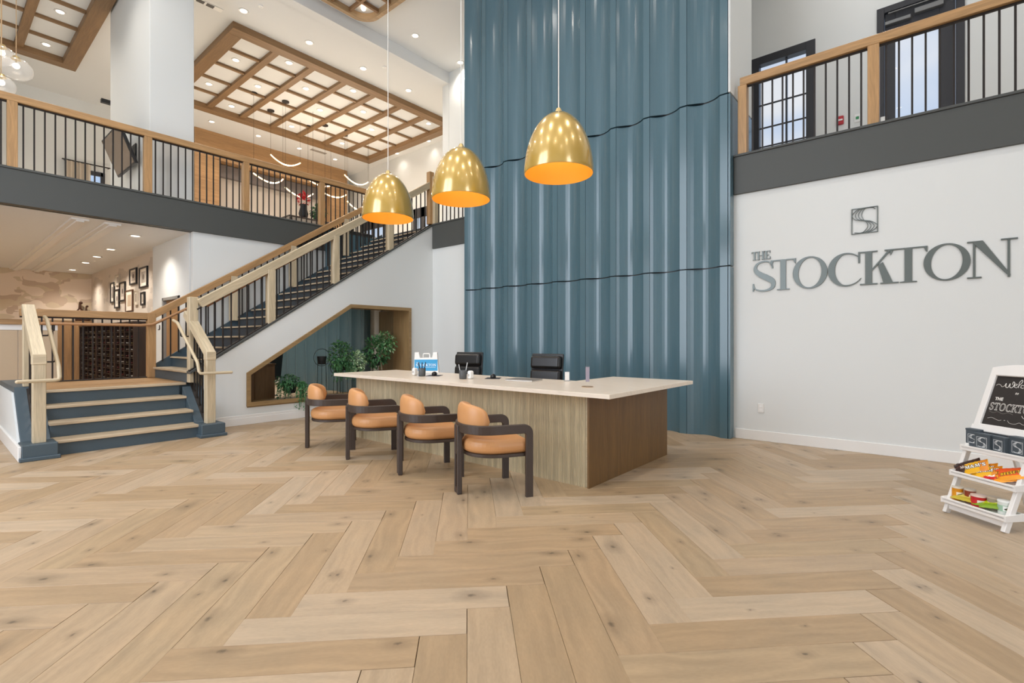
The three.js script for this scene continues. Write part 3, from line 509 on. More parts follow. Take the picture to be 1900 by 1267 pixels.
/* ================= ceiling ================= */
function coffer(label, x0, x1, z0, z1, cols, rows) { // x0..x1, z0 (near) .. z1 (far): outer frame
  const t = thing('ceiling_coffer', label, 'coffer', [(x0 + x1) / 2, C1, (z0 + z1) / 2]), cx = (x0 + x1) / 2, cz = (z0 + z1) / 2, F = 0.28, yb = C1 - 0.15;
  const B = (a, b, c, d, y, g, i) => box(a - cx, b - cx, y - C1, 0.001, c - cz, d - cz, 0.004, g, i);
  mesh('frame_beam', B(x0, x1, z0 - F, z0, yb, 0, 1), M.beam, t); mesh('frame_beam', B(x0, x1, z1, z1 + F, yb, 0, 2), M.beam, t);
  mesh('frame_beam', B(x0, x0 + F, z1 + F + 0.001, z0 - F - 0.001, yb, 2, 3), M.beam, t); mesh('frame_beam', B(x1 - F, x1, z1 + F + 0.001, z0 - F - 0.001, yb, 2, 4), M.beam, t);
  const ix0 = x0 + F, ix1 = x1 - F, iz0 = z0 - F, iz1 = z1 + F, cw = (ix1 - ix0 + 0.16) / cols, rw = (iz0 - iz1 + 0.1) / rows, cells = [];
  for (let i = 1; i < cols; i++) mesh('cross_beam', B(ix0 + i * cw - 0.16, ix0 + i * cw, iz1 - 0.001, iz0 + 0.001, C1 - 0.08, 2, 5 + i), M.beam, t);
  for (let i = 0; i < cols; i++) for (let j = 0; j < rows; j++) {
    const a = ix0 + i * cw, b = a + cw - 0.16, c = iz0 - j * rw; cells.push([i + 1, j + 1, (a + b) / 2, c - (rw - 0.1) / 2]);
    if (j > 0) mesh('batten', B(a, b, c + 0.012, c + 0.088, C1 - 0.06, 0, i + j * 3), M.beam, t);
  }
  return cells;
}
const lensGeo = cyl(0.07, 0.07, 0.008, 20), trimGeo = lathe([[0.068, -0.006], [0.095, -0.008], [0.1, 0], [0.068, 0.004]], 24);
function downlight(x, y, z, label, power = 1, aim) {
  const t = thing('downlight', label, 'light', [x, y, z], 0, label.includes('coffer cell') ? 'downlights in the coffers' : 'recessed ceiling downlights');
  const tr = mesh('trim_ring', trimGeo, M.white, t); const l = mesh('lens', lensGeo, M.glow, t); l.position.y = -0.002;
  const s = new THREE.SpotLight(LIGHT.warm, LIGHT.spot * power, 0, 1.15, 0.9, 2); s.position.set(x, y - 0.03, z); s.target.position.set(x, 0, z); s.castShadow = true; s.shadow.radius = 3; scene.add(s, s.target);
}
{
  const c2 = coffer('large oak ceiling coffer of white panels behind the white pier', 4.39, 11.17, -11.65, -16.6, 7, 5);
  const lit = new Set(['2,1', '4,1', '7,1', '1,2', '3,2', '5,2', '2,3', '4,3', '6,3', '1,4', '2,5', '4,5', '6,5']);
  for (const [i, j, x, z] of c2) if (lit.has(i + ',' + j)) downlight(x, C1 - 0.002, z, 'small round downlight in a coffer cell of the large coffer', 0.62);
  const c1 = coffer('oak ceiling coffer with glass globes hung beneath', -1.3, 2.53, -11.65, -16.65, 4, 5);
  const lit1 = new Set(['4,3', '4,5', '3,2', '2,3', '2,5']);
  for (const [i, j, x, z] of c1) if (lit1.has(i + ',' + j)) downlight(x, C1 - 0.002, z, 'small round downlight in a coffer cell above the glass globes', 0.75);
  for (const x of [1.5, 2.95, 4.4, 5.86, 7.31, 8.76, 10.17]) downlight(x, C1 - 0.002, -11.13, 'round downlight in white ceiling strip between coffers and bulkhead', 0.7);
  for (const x of [5.97, 7.41, 8.85, 10.27]) downlight(x, C1 - 0.002, -17.53, 'round downlight in white ceiling close to the wood portal', 0.5);
  for (const z of [-15.2, -13.4]) downlight(11.42, C1 - 0.002, z, 'round downlight in white ceiling close to the grey lounge wall', 0.12);
  downlight(4.1, C1 - 0.002, -14.13, 'round downlight in white ceiling beside the white pier', 0.6);
  for (const x of [-1.1, 1.8, 4.7, 7.6, 9.09]) for (const z of [-9.4, -6.5, -3.6, -0.7, 2.2]) { if (x > 6.5 && z > -8) continue; if (x === 4.7 && z === -9.4) continue; downlight(x, C2 - 0.002, z, x > 6 ? 'round downlight in high lobby ceiling near the fluted wall' : 'round downlight in high lobby ceiling over the reception floor', 1); }
  for (const z of [-0.6, 2.2]) downlight(8.2, C2 - 0.002, z, 'round downlight in gallery ceiling by the glazed door', 0.8);
  for (const [x, z] of [[2.56, -11.29], [2.6, -13.35], [2.62, -14.76], [2.64, -16.11], [2.67, -18.0]]) downlight(x, LOW - 0.002, z, 'round downlight in low ceiling beside the picture wall', 0.8);
  for (const [x, z] of [[0.4, -12.2], [0.4, -14.8], [0.4, -17.4], [-1.8, -13.5], [-1.8, -16.5], [5.4, -11.6], [5.4, -13.6], [5.4, -16]]) downlight(x, LOW - 0.002, z, 'added unseen round downlight brightening the low room under the balcony', x > 5 ? 1.4 : 1.25);  // unseen downlights added to brighten the low room and the niche
  // rounded-square wooden ceiling frame over the lobby
  const t = thing('ceiling_lantern', 'rounded square wooden ceiling frame with glowing panels over the lobby', 'ceiling light', [5.6, C2, -8.83]);
  const rr = (s, r) => { const p = []; for (const [cx, cy, a0] of [[1, 1, 0], [-1, 1, 90], [-1, -1, 180], [1, -1, 270]]) for (let k = 0; k <= 8; k++) { const a = (a0 + k * 11.25) * Math.PI / 180; p.push([cx * (s - r) + r * Math.cos(a), cy * (s - r) + r * Math.sin(a)]); } return p; };
  mesh('wooden_frame', extrude(rr(0.95, 0.4), 0.14, 0.004, [rr(0.86, 0.32).reverse()]).rotateX(Math.PI / 2), wood(0xc3a37c, 0.4), t);
  for (const k of [-0.43, 0, 0.43]) { mesh('cross_bar', box(-0.87, 0.87, -0.1, -0.02, k - 0.03, k + 0.03, 0.003), wood(0x9c7650, 0.5), t); mesh('cross_bar', box(k - 0.03, k + 0.03, -0.101, -0.021, -0.87, 0.87, 0.003), wood(0x9c7650, 0.5), t); }
  mesh('panel', extrude(rr(0.87, 0.33), 0.006, 0).rotateX(Math.PI / 2).translate(0, -0.004, 0), M.ceiling, t);
  for (const [x, z] of [[-0.6, -0.6], [0.6, -0.6], [-0.6, 0.6], [0.6, 0.6]]) { const b = mesh('lamp', new THREE.SphereGeometry(0.05, 16, 10), M.glow, t); b.position.set(x, -0.06, z); }
  // air grilles, sprinklers and detectors
  const v = thing('air_grille', 'small white air grille with two dark slots in ceiling', 'grille', onY(388, 9, C1).toArray()); mesh('grille_plate', box(-0.25, 0.25, -0.012, 0, -0.07, 0.07, 0.004), M.white, v); for (const x of [-0.16, 0.02]) mesh('grille_slot', box(x - 0.07, x + 0.07, -0.016, -0.01, -0.055, 0.055, 0.002), std(0x5c5a58, 0.6), v);
  const grv = thing('air_grille', 'small air grille in ceiling beside the wood portal', 'grille', onY(591, 281, C1).toArray()); mesh('grille_plate', box(-0.3, 0.3, -0.012, 0, -0.08, 0.08, 0.004), std(0x9b948d, 0.5), grv);
  for (const [px, py] of [[484, 11], [713, 124]]) { const s = thing('sprinkler', 'tiny white sprinkler cap in the upper ceiling', 'sprinkler', onY(px, py, C1).toArray(), 0, 'sprinkler caps'); mesh('cap', cyl(0.045, 0.05, 0.02), M.white, s).position.y = -0.01; mesh('stem', cyl(0.01, 0.01, 0.02), M.white, s).position.y = -0.03; }
  const bl = onX(196, 189, 2.5), b0 = onZ(187, 186, -13.6), sp = thing('ceiling_speaker', 'short black bar fixed high beside the white pier', 'speaker', [b0.x, b0.y, b0.z]); mesh('housing', box(0, 0.35, -0.04, 0.04, -0.05, 0.05, 0.006), M.black, sp); mesh('bracket', box(0.3, 0.36, -0.02, 0.02, -0.05, 0.5, 0.004), M.black, sp);
}
/* pendants over the desk */
{
  const H = 0.63, R = 0.355, outer = [], N = 26; for (let i = 0; i <= N; i++) { const a = (i / N) * Math.PI / 2; outer.push([R * Math.cos(a) + 0.0001, H * Math.pow(Math.sin(a), 1.0)]); }
  const inner = outer.map(([x, y]) => [Math.max(0.0001, x * 0.985 - 0.002), y * 0.985]), lipped = [[R - 0.008, 0], ...outer.map(([x, y], i) => (i === 0 ? [x, 0.004] : [x, y]))];
  const og = lathe(lipped, 64), ig = lathe([[R - 0.008, 0], ...inner.slice(1)].reverse(), 64);
  const names = ['gold dome pendant lamp hung over the desk end beside the planted niche', 'gold dome pendant lamp hung over the middle of the desk', 'gold dome pendant lamp hung over the desk end beside its wing'];
  [[720, 402], [855.5, 370], [1036.5, 325]].forEach(([px, py], i) => {
    const p = onX(px, py, 4.2), y = 3.005, t = thing('pendant_lamp', names[i], 'pendant lamp', [4.2, y, p.z], 0, 'gold dome pendants over the desk');
    mesh('dome', og, M.gold, t); mesh('dome_lining', ig, M.goldInside, t);
    mesh('cap', cyl(0.02, 0.045, 0.05), M.brass, t).position.y = H + 0.02;
    mesh('cord', cyl(0.006, 0.006, C2 - y - H - 0.06, 8), std(0xe9e6df, 0.5), t).position.y = H + 0.04 + (C2 - y - H - 0.06) / 2;
    mesh('ceiling_rose', cyl(0.06, 0.06, 0.02), M.white, t).position.y = C2 - y - 0.011;
    const b = mesh('bulb', new THREE.SphereGeometry(0.055, 20, 14), std(0xfff2d8, 0.4, { emissive: 0xffe0ae, emissiveIntensity: 2 }), t); b.position.y = 0.36; mesh('socket', cyl(0.025, 0.03, 0.14), M.brass, t).position.y = 0.48;
    const l = new THREE.PointLight(0xffe6c4, 0.45, 0, 2); l.position.set(4.2, y + 0.36, p.z); l.castShadow = true; l.shadow.radius = 2.5; scene.add(l);
  });
}
/* curved tube pendants and glass globes of the lounge */
{
  const arcs = [[502.5, 287, 530.7, 306, 557, 302.6], [470.8, 321.7, 503.5, 339, 524.9, 332.6], [529.8, 348, 558, 365, 580.6, 359.8], [571.5, 332.6, 596, 345, 614, 343.5], [603, 359, 625, 366, 642, 361.6], [639.6, 324.4, 663, 341.7, 682.8, 338], [645, 373.4, 662, 388, 684, 392]];
  const dz = [-15.3, -14.6, -14.4, -15.5, -15.0, -15.2, -14.8];
  arcs.forEach((a, i) => {
    const p = [onZ(a[0], a[1], dz[i]), onZ(a[2], a[3], dz[i]), onZ(a[4], a[5], dz[i])], c = p[1], t = thing('curved_tube_light', 'thin glowing curved tube light hung in the upper lounge', 'pendant light', c.toArray(), 0, 'curved tube lights of the lounge');
    const q = p.map((v) => v.clone().sub(c)), k = q[1].clone().multiplyScalar(2).addScaledVector(q[0], -0.5).addScaledVector(q[2], -0.5);
    const curve = new THREE.QuadraticBezierCurve3(q[0], k, q[2]);
    mesh('glowing_tube', capped(curve, 24, 0.019, 8), M.arcGlow, t); mesh('channel', capped(new THREE.QuadraticBezierCurve3(q[0].clone().add(V(0, 0, -0.022)), k.clone().add(V(0, 0, -0.022)), q[2].clone().add(V(0, 0, -0.022))), 24, 0.018, 6), M.brass, t);
    for (const e of [q[0], q[2]]) mesh('cable', bar(e.clone().setY(e.y + 0.02), V(e.x, C1 - c.y, e.z), 0.006, 0.006), M.steel, t);
    const rose = mesh('ceiling_rose', cyl(0.1, 0.1, 0.03), M.steel, t); rose.position.set(q[0].x, C1 - c.y - 0.012, q[0].z);
    const l = new THREE.PointLight(0xffe9d0, 2.4, 0, 2); l.position.copy(c).add(V(0, -0.05, 0.05)); l.castShadow = true; l.shadow.radius = 4; scene.add(l);
  });
  [[30, 128, -12.6, 23], [3, 103, -12.9, 20], [2, 158, -12.3, 20]].forEach(([px, py, z, r], i) => {
    const c = onZ(px, py, z), R = r * c.clone().sub(camera.position).dot(FV) / FPX, t = thing('globe_pendant', ['largest clear glass globe pendant under the coffer', 'clear glass globe pendant hung highest of the cluster', 'clear glass globe pendant hung lowest of the cluster'][i], 'pendant light', c.toArray(), 0, 'glass globe pendants');
    const pts = []; for (let k = 0; k <= 20; k++) { const a = -Math.PI / 2 + k / 20 * (Math.PI * 0.93); pts.push([Math.max(0.001, R * Math.cos(a) * 1.05), R * Math.sin(a) * 0.85]); } mesh('glass_globe', lathe(pts, 32), M.globe, t);
    mesh('cap', cyl(0.05, 0.07, 0.05), M.brass, t).position.y = R * 0.86; const b = mesh('bulb', new THREE.SphereGeometry(0.05, 16, 10), M.glow, t); b.position.y = R * 0.25; mesh('stem', cyl(0.012, 0.012, R * 0.6), M.brass, t).position.y = R * 0.6;
    mesh('cord', cyl(0.006, 0.006, C1 - c.y - R * 0.88, 8), std(0xd8b890, 0.5), t).position.y = (C1 - c.y + R * 0.88) / 2; mesh('ceiling_rose', cyl(0.06, 0.06, 0.02), std(0x7d5f45, 0.5), t).position.y = C1 - c.y - 0.011;
  });
}

/* ================= reception desk ================= */
const TOP = 0.86;
{
  const t = thing('reception_desk', 'long reception desk with ribbed wood front and pale stone top', 'desk', [3.77, 0, -4.1]), ox = 3.77, oz = -4.1;
  const B = (x0, x1, y0, y1, z0, z1, c, g, s) => box(x0 - ox, x1 - ox, y0, y1, z0 - oz, z1 - oz, c, g, s);
  mesh('carcass', [B(3.785, 4.40, 0.0, 0.822, -5.9, -2.3, 0.003), B(4.4, 5.47, 0, 0.822, -2.34, -2.3, 0.002)], M.tambour, t);
  const ribs = [], half = []; for (let k = 0; k <= 5; k++) { const a = k / 5 * Math.PI; half.push([-0.0072 * Math.cos(a), 0.0085 * Math.sin(a)]); }
  for (let i = 0; i * 0.016 < 3.6; i++) { const g = extrude(half, 0.822, 0).rotateX(-Math.PI / 2).rotateY(Math.PI / 2).translate(3.786 - ox, 0, -5.912 + i * 0.016 - oz); const uv = g.attributes.uv, p = g.attributes.position; for (let k = 0; k < uv.count; k++) uv.setXY(k, p.getY(k) + (i % 9) * 0.23, (i % 13) * 0.11 + p.getZ(k)); ribs.push(g); }
  const rb = mesh('ribbed_front', ribs, M.tambour, t); rb.userData.kind = 'stuff';
  [3.768, 4.10, 4.33, 4.80, 5.20, 5.47].forEach((x, i, a) => { if (i + 1 < a.length) mesh('side_panel', B(x + 0.001, a[i + 1] - 0.001, 0.0, 0.822, -2.3, -2.279, 0.0015, 1, i * 0.9), M.deskSideShaded, t); });
  const seam = onX(961, 745, 3.6).z, L = (pts) => extrude(pts.map(([x, z]) => [x - ox, -(z - oz)]), 0.034, 0.002).rotateX(-Math.PI / 2).translate(0, 0.824, 0);
  const fix = (g) => { const p = g.attributes.position, uv = g.attributes.uv; for (let i = 0; i < p.count; i++) uv.setXY(i, p.getZ(i) + p.getY(i) * 2, p.getX(i) + p.getY(i)); return g; };
  mesh('countertop', fix(L([[3.6, -6.17], [3.6, seam - 0.002], [4.62, seam - 0.002], [4.62, -6.17]].reverse().map((p) => p))), M.stone, t);
  mesh('countertop', fix(L([[3.6, seam + 0.002], [3.6, -1.985], [5.46, -1.985], [5.46, -2.96], [4.62, -2.96], [4.62, seam + 0.002]])), M.stone, t);
}
/* lounge chairs along the desk */
function planSweep(pts, y0, y1, th) { // upright strip following a plan curve
  const g = [], n = pts.length, L = [], R = [];
  for (let i = 0; i < n; i++) { const a = pts[Math.max(0, i - 1)], b = pts[Math.min(n - 1, i + 1)], dx = b[0] - a[0], dz = b[1] - a[1], l = Math.hypot(dx, dz); L.push([pts[i][0] - dz / l * th / 2, pts[i][1] + dx / l * th / 2]); R.push([pts[i][0] + dz / l * th / 2, pts[i][1] - dx / l * th / 2]); }
  return extrude([...L, ...R.reverse()].map(([x, z]) => [x, -z]), y1 - y0, 0.004).rotateX(-Math.PI / 2).translate(0, y0, 0);
}
function bolster(pts, h, th, y) { // padded roll following a plan curve; h(t), th(t), y(t)
  const n = pts.length, seg = 20, pos = [], idx = [], uv = [];
  for (let i = 0; i < n; i++) {
    const t = i / (n - 1), a = pts[Math.max(0, i - 1)], b = pts[Math.min(n - 1, i + 1)], dx = b[0] - a[0], dz = b[1] - a[1], l = Math.hypot(dx, dz), nx = -dz / l, nz = dx / l;
    for (let k = 0; k <= seg; k++) { const q = k / seg * Math.PI * 2, c = Math.sign(Math.cos(q)) * Math.pow(Math.abs(Math.cos(q)), 0.8), s = Math.sign(Math.sin(q)) * Math.pow(Math.abs(Math.sin(q)), 0.75); pos.push(pts[i][0] + nx * c * th(t), y(t) + s * h(t), pts[i][1] + nz * c * th(t)); uv.push(t * 0.7, k / seg * 0.6); }
  }
  for (let i = 0; i + 1 < n; i++) for (let k = 0; k < seg; k++) { const a = i * (seg + 1) + k, b = a + seg + 1; idx.push(a, a + 1, b, a + 1, b + 1, b); }
  const g = new THREE.BufferGeometry(); g.setAttribute('position', new THREE.Float32BufferAttribute(pos, 3)); g.setAttribute('uv', new THREE.Float32BufferAttribute(uv, 2)); g.setIndex(idx); g.computeVertexNormals(); return g;
}
function puff(shapePts, h, r, y) { const g = extrude(shapePts, Math.max(0.002, h - 2 * r), 0); const s = new THREE.Shape(shapePts.map(([x, z]) => new THREE.Vector2(x, z))); return new THREE.ExtrudeGeometry(s, { depth: Math.max(0.004, h - 2 * r), bevelEnabled: true, bevelSize: r, bevelThickness: r, bevelSegments: 5, bevelOffset: -r, curveSegments: 24 }).rotateX(-Math.PI / 2).translate(0, y + r, 0); }
function makeArmchair() {
  const t = thing('armchair', 'tan leather armchair with dark curved frame, nearest the desk wing', 'chair', [0, 0, 0], 0, 'tan armchairs along the desk');
  const y0 = 0.535, y1 = 0.602, zc = 0.3;
  for (const s of [-1, 1]) { // front leg running over into the arm
    const o = [[0.247, 0.0], [0.247, y1 - 0.075]]; for (let k = 0; k <= 6; k++) { const a = k / 6 * Math.PI / 2; o.push([0.172 + 0.075 * Math.cos(a), y1 - 0.075 + 0.075 * Math.sin(a)]); }
    o.push([-0.02, y1], [-0.02, y0], [0.165, y0]); for (let k = 0; k <= 5; k++) { const a = Math.PI / 2 - k / 5 * Math.PI / 2; o.push([0.167 + 0.026 * Math.cos(a), y0 - 0.026 + 0.026 * Math.sin(a)]); } o.push([0.193, 0]);
    mesh('front_leg', extrude(o, 0.026, 0.004).translate(0, 0, s * zc - 0.013), M.frame, t);
  }
  const c = []; for (let k = 0; k <= 28; k++) { const a = k / 28 * Math.PI; c.push([-0.02 - 0.285 * Math.pow(Math.sin(a), 0.72), zc * Math.cos(a)]); }
  mesh('back_band', planSweep(c, y0, y1, 0.03), M.frame, t);
  const slat = (z) => box(-0.335, -0.292, 0, y1 - 0.02, z - 0.016, z + 0.016, 0.006);
  mesh('rear_leg', [slat(-0.042), slat(0.042), box(-0.33, -0.297, 0.0, 0.05, -0.04, 0.04, 0.004), box(-0.33, -0.297, 0.33, y1 - 0.02, -0.04, 0.04, 0.004)], M.frame, t);
  const seat = []; for (let k = 0; k <= 24; k++) { const a = Math.PI / 2 + k / 24 * Math.PI; seat.push([0.0 + 0.275 * Math.cos(a), 0.272 * Math.sin(a)]); } seat.push([0.2, -0.272], [0.245, -0.25], [0.245, 0.25], [0.2, 0.272]);
  mesh('seat_frame', extrude(seat.map(([x, z]) => [x * 0.95, z * 0.99]), 0.02, 0.003).rotateX(-Math.PI / 2).translate(0, 0.335, 0), M.frame, t);
  mesh('seat', puff(seat, 0.125, 0.055, 0.352), M.leather, t);
  const bc = []; for (let k = 0; k <= 30; k++) { const a = (0.07 + 0.86 * k / 30) * Math.PI; bc.push([-0.03 - 0.235 * Math.pow(Math.sin(a), 0.75), 0.245 * Math.cos(a)]); }
  const e = (u) => Math.pow(clamp(1 - Math.pow(Math.abs(2 * u - 1), 9)), 0.5) * 0.985 + 0.012;
  mesh('backrest', bolster(bc, (u) => (0.122 - 0.02 * Math.pow(Math.abs(2 * u - 1), 2)) * e(u), (u) => 0.045 * e(u), (u) => 0.652 - 0.022 * Math.pow(Math.abs(2 * u - 1), 2)), M.leather, t);
  return t;
}
{
  const a = makeArmchair(), turn = -Math.PI / 6, B = [[2.96, -3.07], [3.01, -3.94], [3.03, -4.89], [3.03, -5.78]];
  const labels = ['tan leather armchair with dark curved frame, by the desk end with the overhanging wing', 'tan leather armchair with dark curved frame, second along the desk from its wing', 'tan leather armchair with dark curved frame, third along the desk from its wing', 'tan leather armchair with dark curved frame, last along the desk beside the niche'];
  B.forEach(([x, z], i) => { const at = [x + 0.262, 0, z + 0.15]; if (i === 0) { a.position.set(...at); a.rotation.y = turn; a.userData.label = labels[0]; } else copyOf(a, at, turn + (i === 3 ? -0.06 : 0), labels[i]); });
}
/* black office chairs */
function makeOffice() {
  const t = thing('office_chair', 'black leather office chair with headrest behind the desk', 'chair');
  const slab = (w, h, d, y, x, tilt) => new RoundedBoxGeometry(d, h, w, 5, Math.min(0.045, d * 0.48)).rotateZ(tilt).translate(x, y, 0);
  mesh('seat', new RoundedBoxGeometry(0.5, 0.1, 0.5, 4, 0.04).translate(0.02, 0.47, 0), M.blackLeather, t);
  mesh('backrest', slab(0.47, 0.36, 0.08, 0.72, -0.24, 0.1), M.blackLeather, t); mesh('headrest', slab(0.47, 0.185, 0.1, 1.0, -0.265, 0.1), M.blackLeather, t);
  mesh('back_shell', slab(0.50, 0.64, 0.03, 0.8, -0.29, 0.1), M.blackLeather, t);
  for (const s of [-1, 1]) mesh('arm', rod([V(0.16, 0.45, s * 0.27), V(0.16, 0.66, s * 0.28), V(-0.2, 0.68, s * 0.28), V(-0.25, 0.55, s * 0.26)], 0.018, 0.06), M.black, t);
  mesh('column', cyl(0.03, 0.03, 0.35), std(0x8b8d90, 0.3, { metalness: 0.8 }), t).position.y = 0.26;
  for (let k = 0; k < 5; k++) { const a = k / 5 * Math.PI * 2, x = Math.cos(a), z = Math.sin(a); const l = mesh('leg', bar(V(0, 0.12, 0), V(x * 0.3, 0.08, z * 0.3), 0.04, 0.03), std(0x8b8d90, 0.3, { metalness: 0.8 }), t); const w = mesh('caster', new THREE.SphereGeometry(0.028, 12, 8), M.black, l); w.position.set(x * 0.3, 0.03, z * 0.3); }
  return t;
}
{
  const o = makeOffice(), a = onX(1005, 670, 5.42), b = onX(861, 670, 5.42), c = onY(488, 742, 0);
  o.position.set(5.3, 0, a.z); o.rotation.y = Math.PI + 0.12; o.userData.label = 'black leather office chair with headrest, behind the desk near the clear holders';
  copyOf(o, [5.3, 0, b.z], Math.PI + 0.2, 'black leather office chair with headrest, behind the desk near the pen cups');
  copyOf(o, [c.x, 0, c.z], 2.2, 'black leather office chair seen through the niche opening');
}
/* things on the desk */
{
  const at = (px, py) => { const p = onY(px, py, TOP); p.y = TOP + 0.0005; return p.toArray(); };
  const cupMesh = std(0x5d6063, 0.45, { metalness: 0.6 });
  const cup = (px, py, pens, label) => {
    const t = thing('pen_cup', label, 'pen cup', at(px, py), 0, 'pen cups on the desk'); mesh('cup', lathe([[0.001, 0.002], [0.042, 0.002], [0.045, 0.1], [0.041, 0.1], [0.039, 0.008], [0.001, 0.008]], 28), cupMesh, t);
    for (let k = 1; k < 6; k++) mesh('band', new THREE.TorusGeometry(0.0445, 0.002, 6, 28).rotateX(Math.PI / 2).translate(0, 0.008 + k * 0.015, 0), std(0x7f8386, 0.4, { metalness: 0.6 }), t);
    pens.forEach(([a, l, c], i) => mesh('pen', rod([V(Math.cos(a) * 0.02, 0.02, Math.sin(a) * 0.02), V(Math.cos(a) * 0.05, l, Math.sin(a) * 0.05)], 0.0048, 0.01, 6), std(c, 0.4), t));
  };
  cup(783, 698, [[0.2, 0.17, 0x1d2a4a], [1.1, 0.165, 0x22252c], [2.2, 0.17, 0x1c3050], [3.3, 0.16, 0x30343c], [4.5, 0.17, 0x20232a], [5.4, 0.165, 0x24406a]], 'grey metal pen cup full of dark pens in front of blue tote');
  cup(859, 703, [[0.9, 0.185, 0xd9dad8], [3.6, 0.165, 0xcfd0ce]], 'grey metal pen cup with two pale pens');
  const disp = (px, py, label) => { const t = thing('dispenser', label, 'dispenser', at(px, py)); mesh('body', new RoundedBoxGeometry(0.07, 0.095, 0.055, 4, 0.022).translate(0, 0.048, 0), M.white, t); mesh('opening', new RoundedBoxGeometry(0.012, 0.03, 0.03, 2, 0.004).translate(-0.033, 0.045, 0), std(0xbdbab5, 0.5), t); };
  disp(770, 696.5, 'small white rounded dispenser by the cup of dark pens'); disp(873, 703, 'small white rounded dispenser by the cup of pale pens');
  const mouse = (px, py, label) => { const t = thing('computer_mouse', label, 'mouse', at(px, py), 0.6); mesh('pad', new RoundedBoxGeometry(0.2, 0.004, 0.17, 2, 0.0015).translate(0, 0.002, 0), M.dark, t); const g = new THREE.SphereGeometry(1, 20, 12).scale(0.055, 0.035, 0.033).translate(0, 0.018, 0); mesh('body', g, M.black, t); mesh('wheel', cyl(0.008, 0.008, 0.008, 12).rotateX(Math.PI / 2).translate(-0.032, 0.044, 0), M.dark, t); };
  mouse(806, 697, 'black computer mouse on dark pad beside the blue tote'); mouse(915, 702, 'black computer mouse on dark pad beside the closed laptop');
  const lp = thing('laptop', 'closed silver laptop lying on the desk', 'laptop', at(972, 706), 0.15); mesh('base', new RoundedBoxGeometry(0.24, 0.01, 0.34, 2, 0.004).translate(0, 0.006, 0), std(0xd6d4cf, 0.35, { metalness: 0.4 }), lp); mesh('lid', new RoundedBoxGeometry(0.24, 0.007, 0.34, 2, 0.003).translate(0, 0.0145, 0), std(0x8e857c, 0.35, { metalness: 0.3 }), lp);
  const h1 = thing('card_holder', 'small clear acrylic holder standing on the desk', 'holder', at(1052, 707), -0.8); mesh('back_plate', box(-0.03, 0.03, 0, 0.11, -0.002, 0.002, 0.001), M.acrylic, h1); mesh('front_plate', box(-0.03, 0.03, 0, 0.1, 0.02, 0.024, 0.001), M.acrylic, h1); mesh('base', box(-0.035, 0.035, 0, 0.005, -0.02, 0.04, 0.001), M.acrylic, h1); mesh('card', box(-0.024, 0.024, 0.01, 0.1, 0.008, 0.0095, 0), M.white, h1);
  const h2 = thing('display_stand', 'tall clear acrylic stand with printed strip on the desk', 'holder', at(1090, 718), -0.8); mesh('base', lathe([[0.001, 0], [0.055, 0], [0.055, 0.006], [0.001, 0.008]], 28), M.acrylic, h2); mesh('rim', new THREE.TorusGeometry(0.053, 0.003, 6, 28).rotateX(Math.PI / 2).translate(0, 0.004, 0), std(0xb08a5e, 0.3), h2); mesh('plate', box(-0.022, 0.022, 0.006, 0.2, -0.003, 0.003, 0.001), M.acrylic, h2); mesh('printed_strip', box(-0.018, 0.018, 0.05, 0.19, 0.0035, 0.0045, 0), std(0x9c93a0, 0.5), h2);
  // white carry box with the blue printed panel
  const tp = at(792, 690), t = thing('tote_box', 'white carry box with blue panel reading The Stockton', 'box', tp, -0.78);
  const cv = document.createElement('canvas'); cv.width = 512; cv.height = 300; const c = cv.getContext('2d'); c.fillStyle = '#3f9fd4'; c.fillRect(0, 0, 512, 300); c.fillStyle = '#ffffff'; c.font = '34px serif'; c.fillText('THE', 40, 96); c.font = '92px serif'; c.fillText('STOCKTON', 30, 178, 452); c.fillRect(220, 205, 250, 5);
  const ct = new THREE.CanvasTexture(cv); ct.colorSpace = THREE.SRGBColorSpace;
  mesh('carton', extrude([[-0.17, 0], [0.17, 0], [0.155, 0.2], [0.15, 0.275], [0.1, 0.275], [0.085, 0.2], [-0.085, 0.2], [-0.1, 0.275], [-0.15, 0.275], [-0.155, 0.2]], 0.14, 0.003), M.white, t);
  mesh('handle', rod([V(-0.045, 0.2, 0.07), V(-0.045, 0.26, 0.07), V(0.045, 0.26, 0.07), V(0.045, 0.2, 0.07)], 0.007, 0.02), M.white, t);
  const pl = new THREE.PlaneGeometry(0.315, 0.155); mesh('printed_panel', pl.translate(0, 0.102, 0.1445), std(0xffffff, 0.5, { map: ct }), t);
}
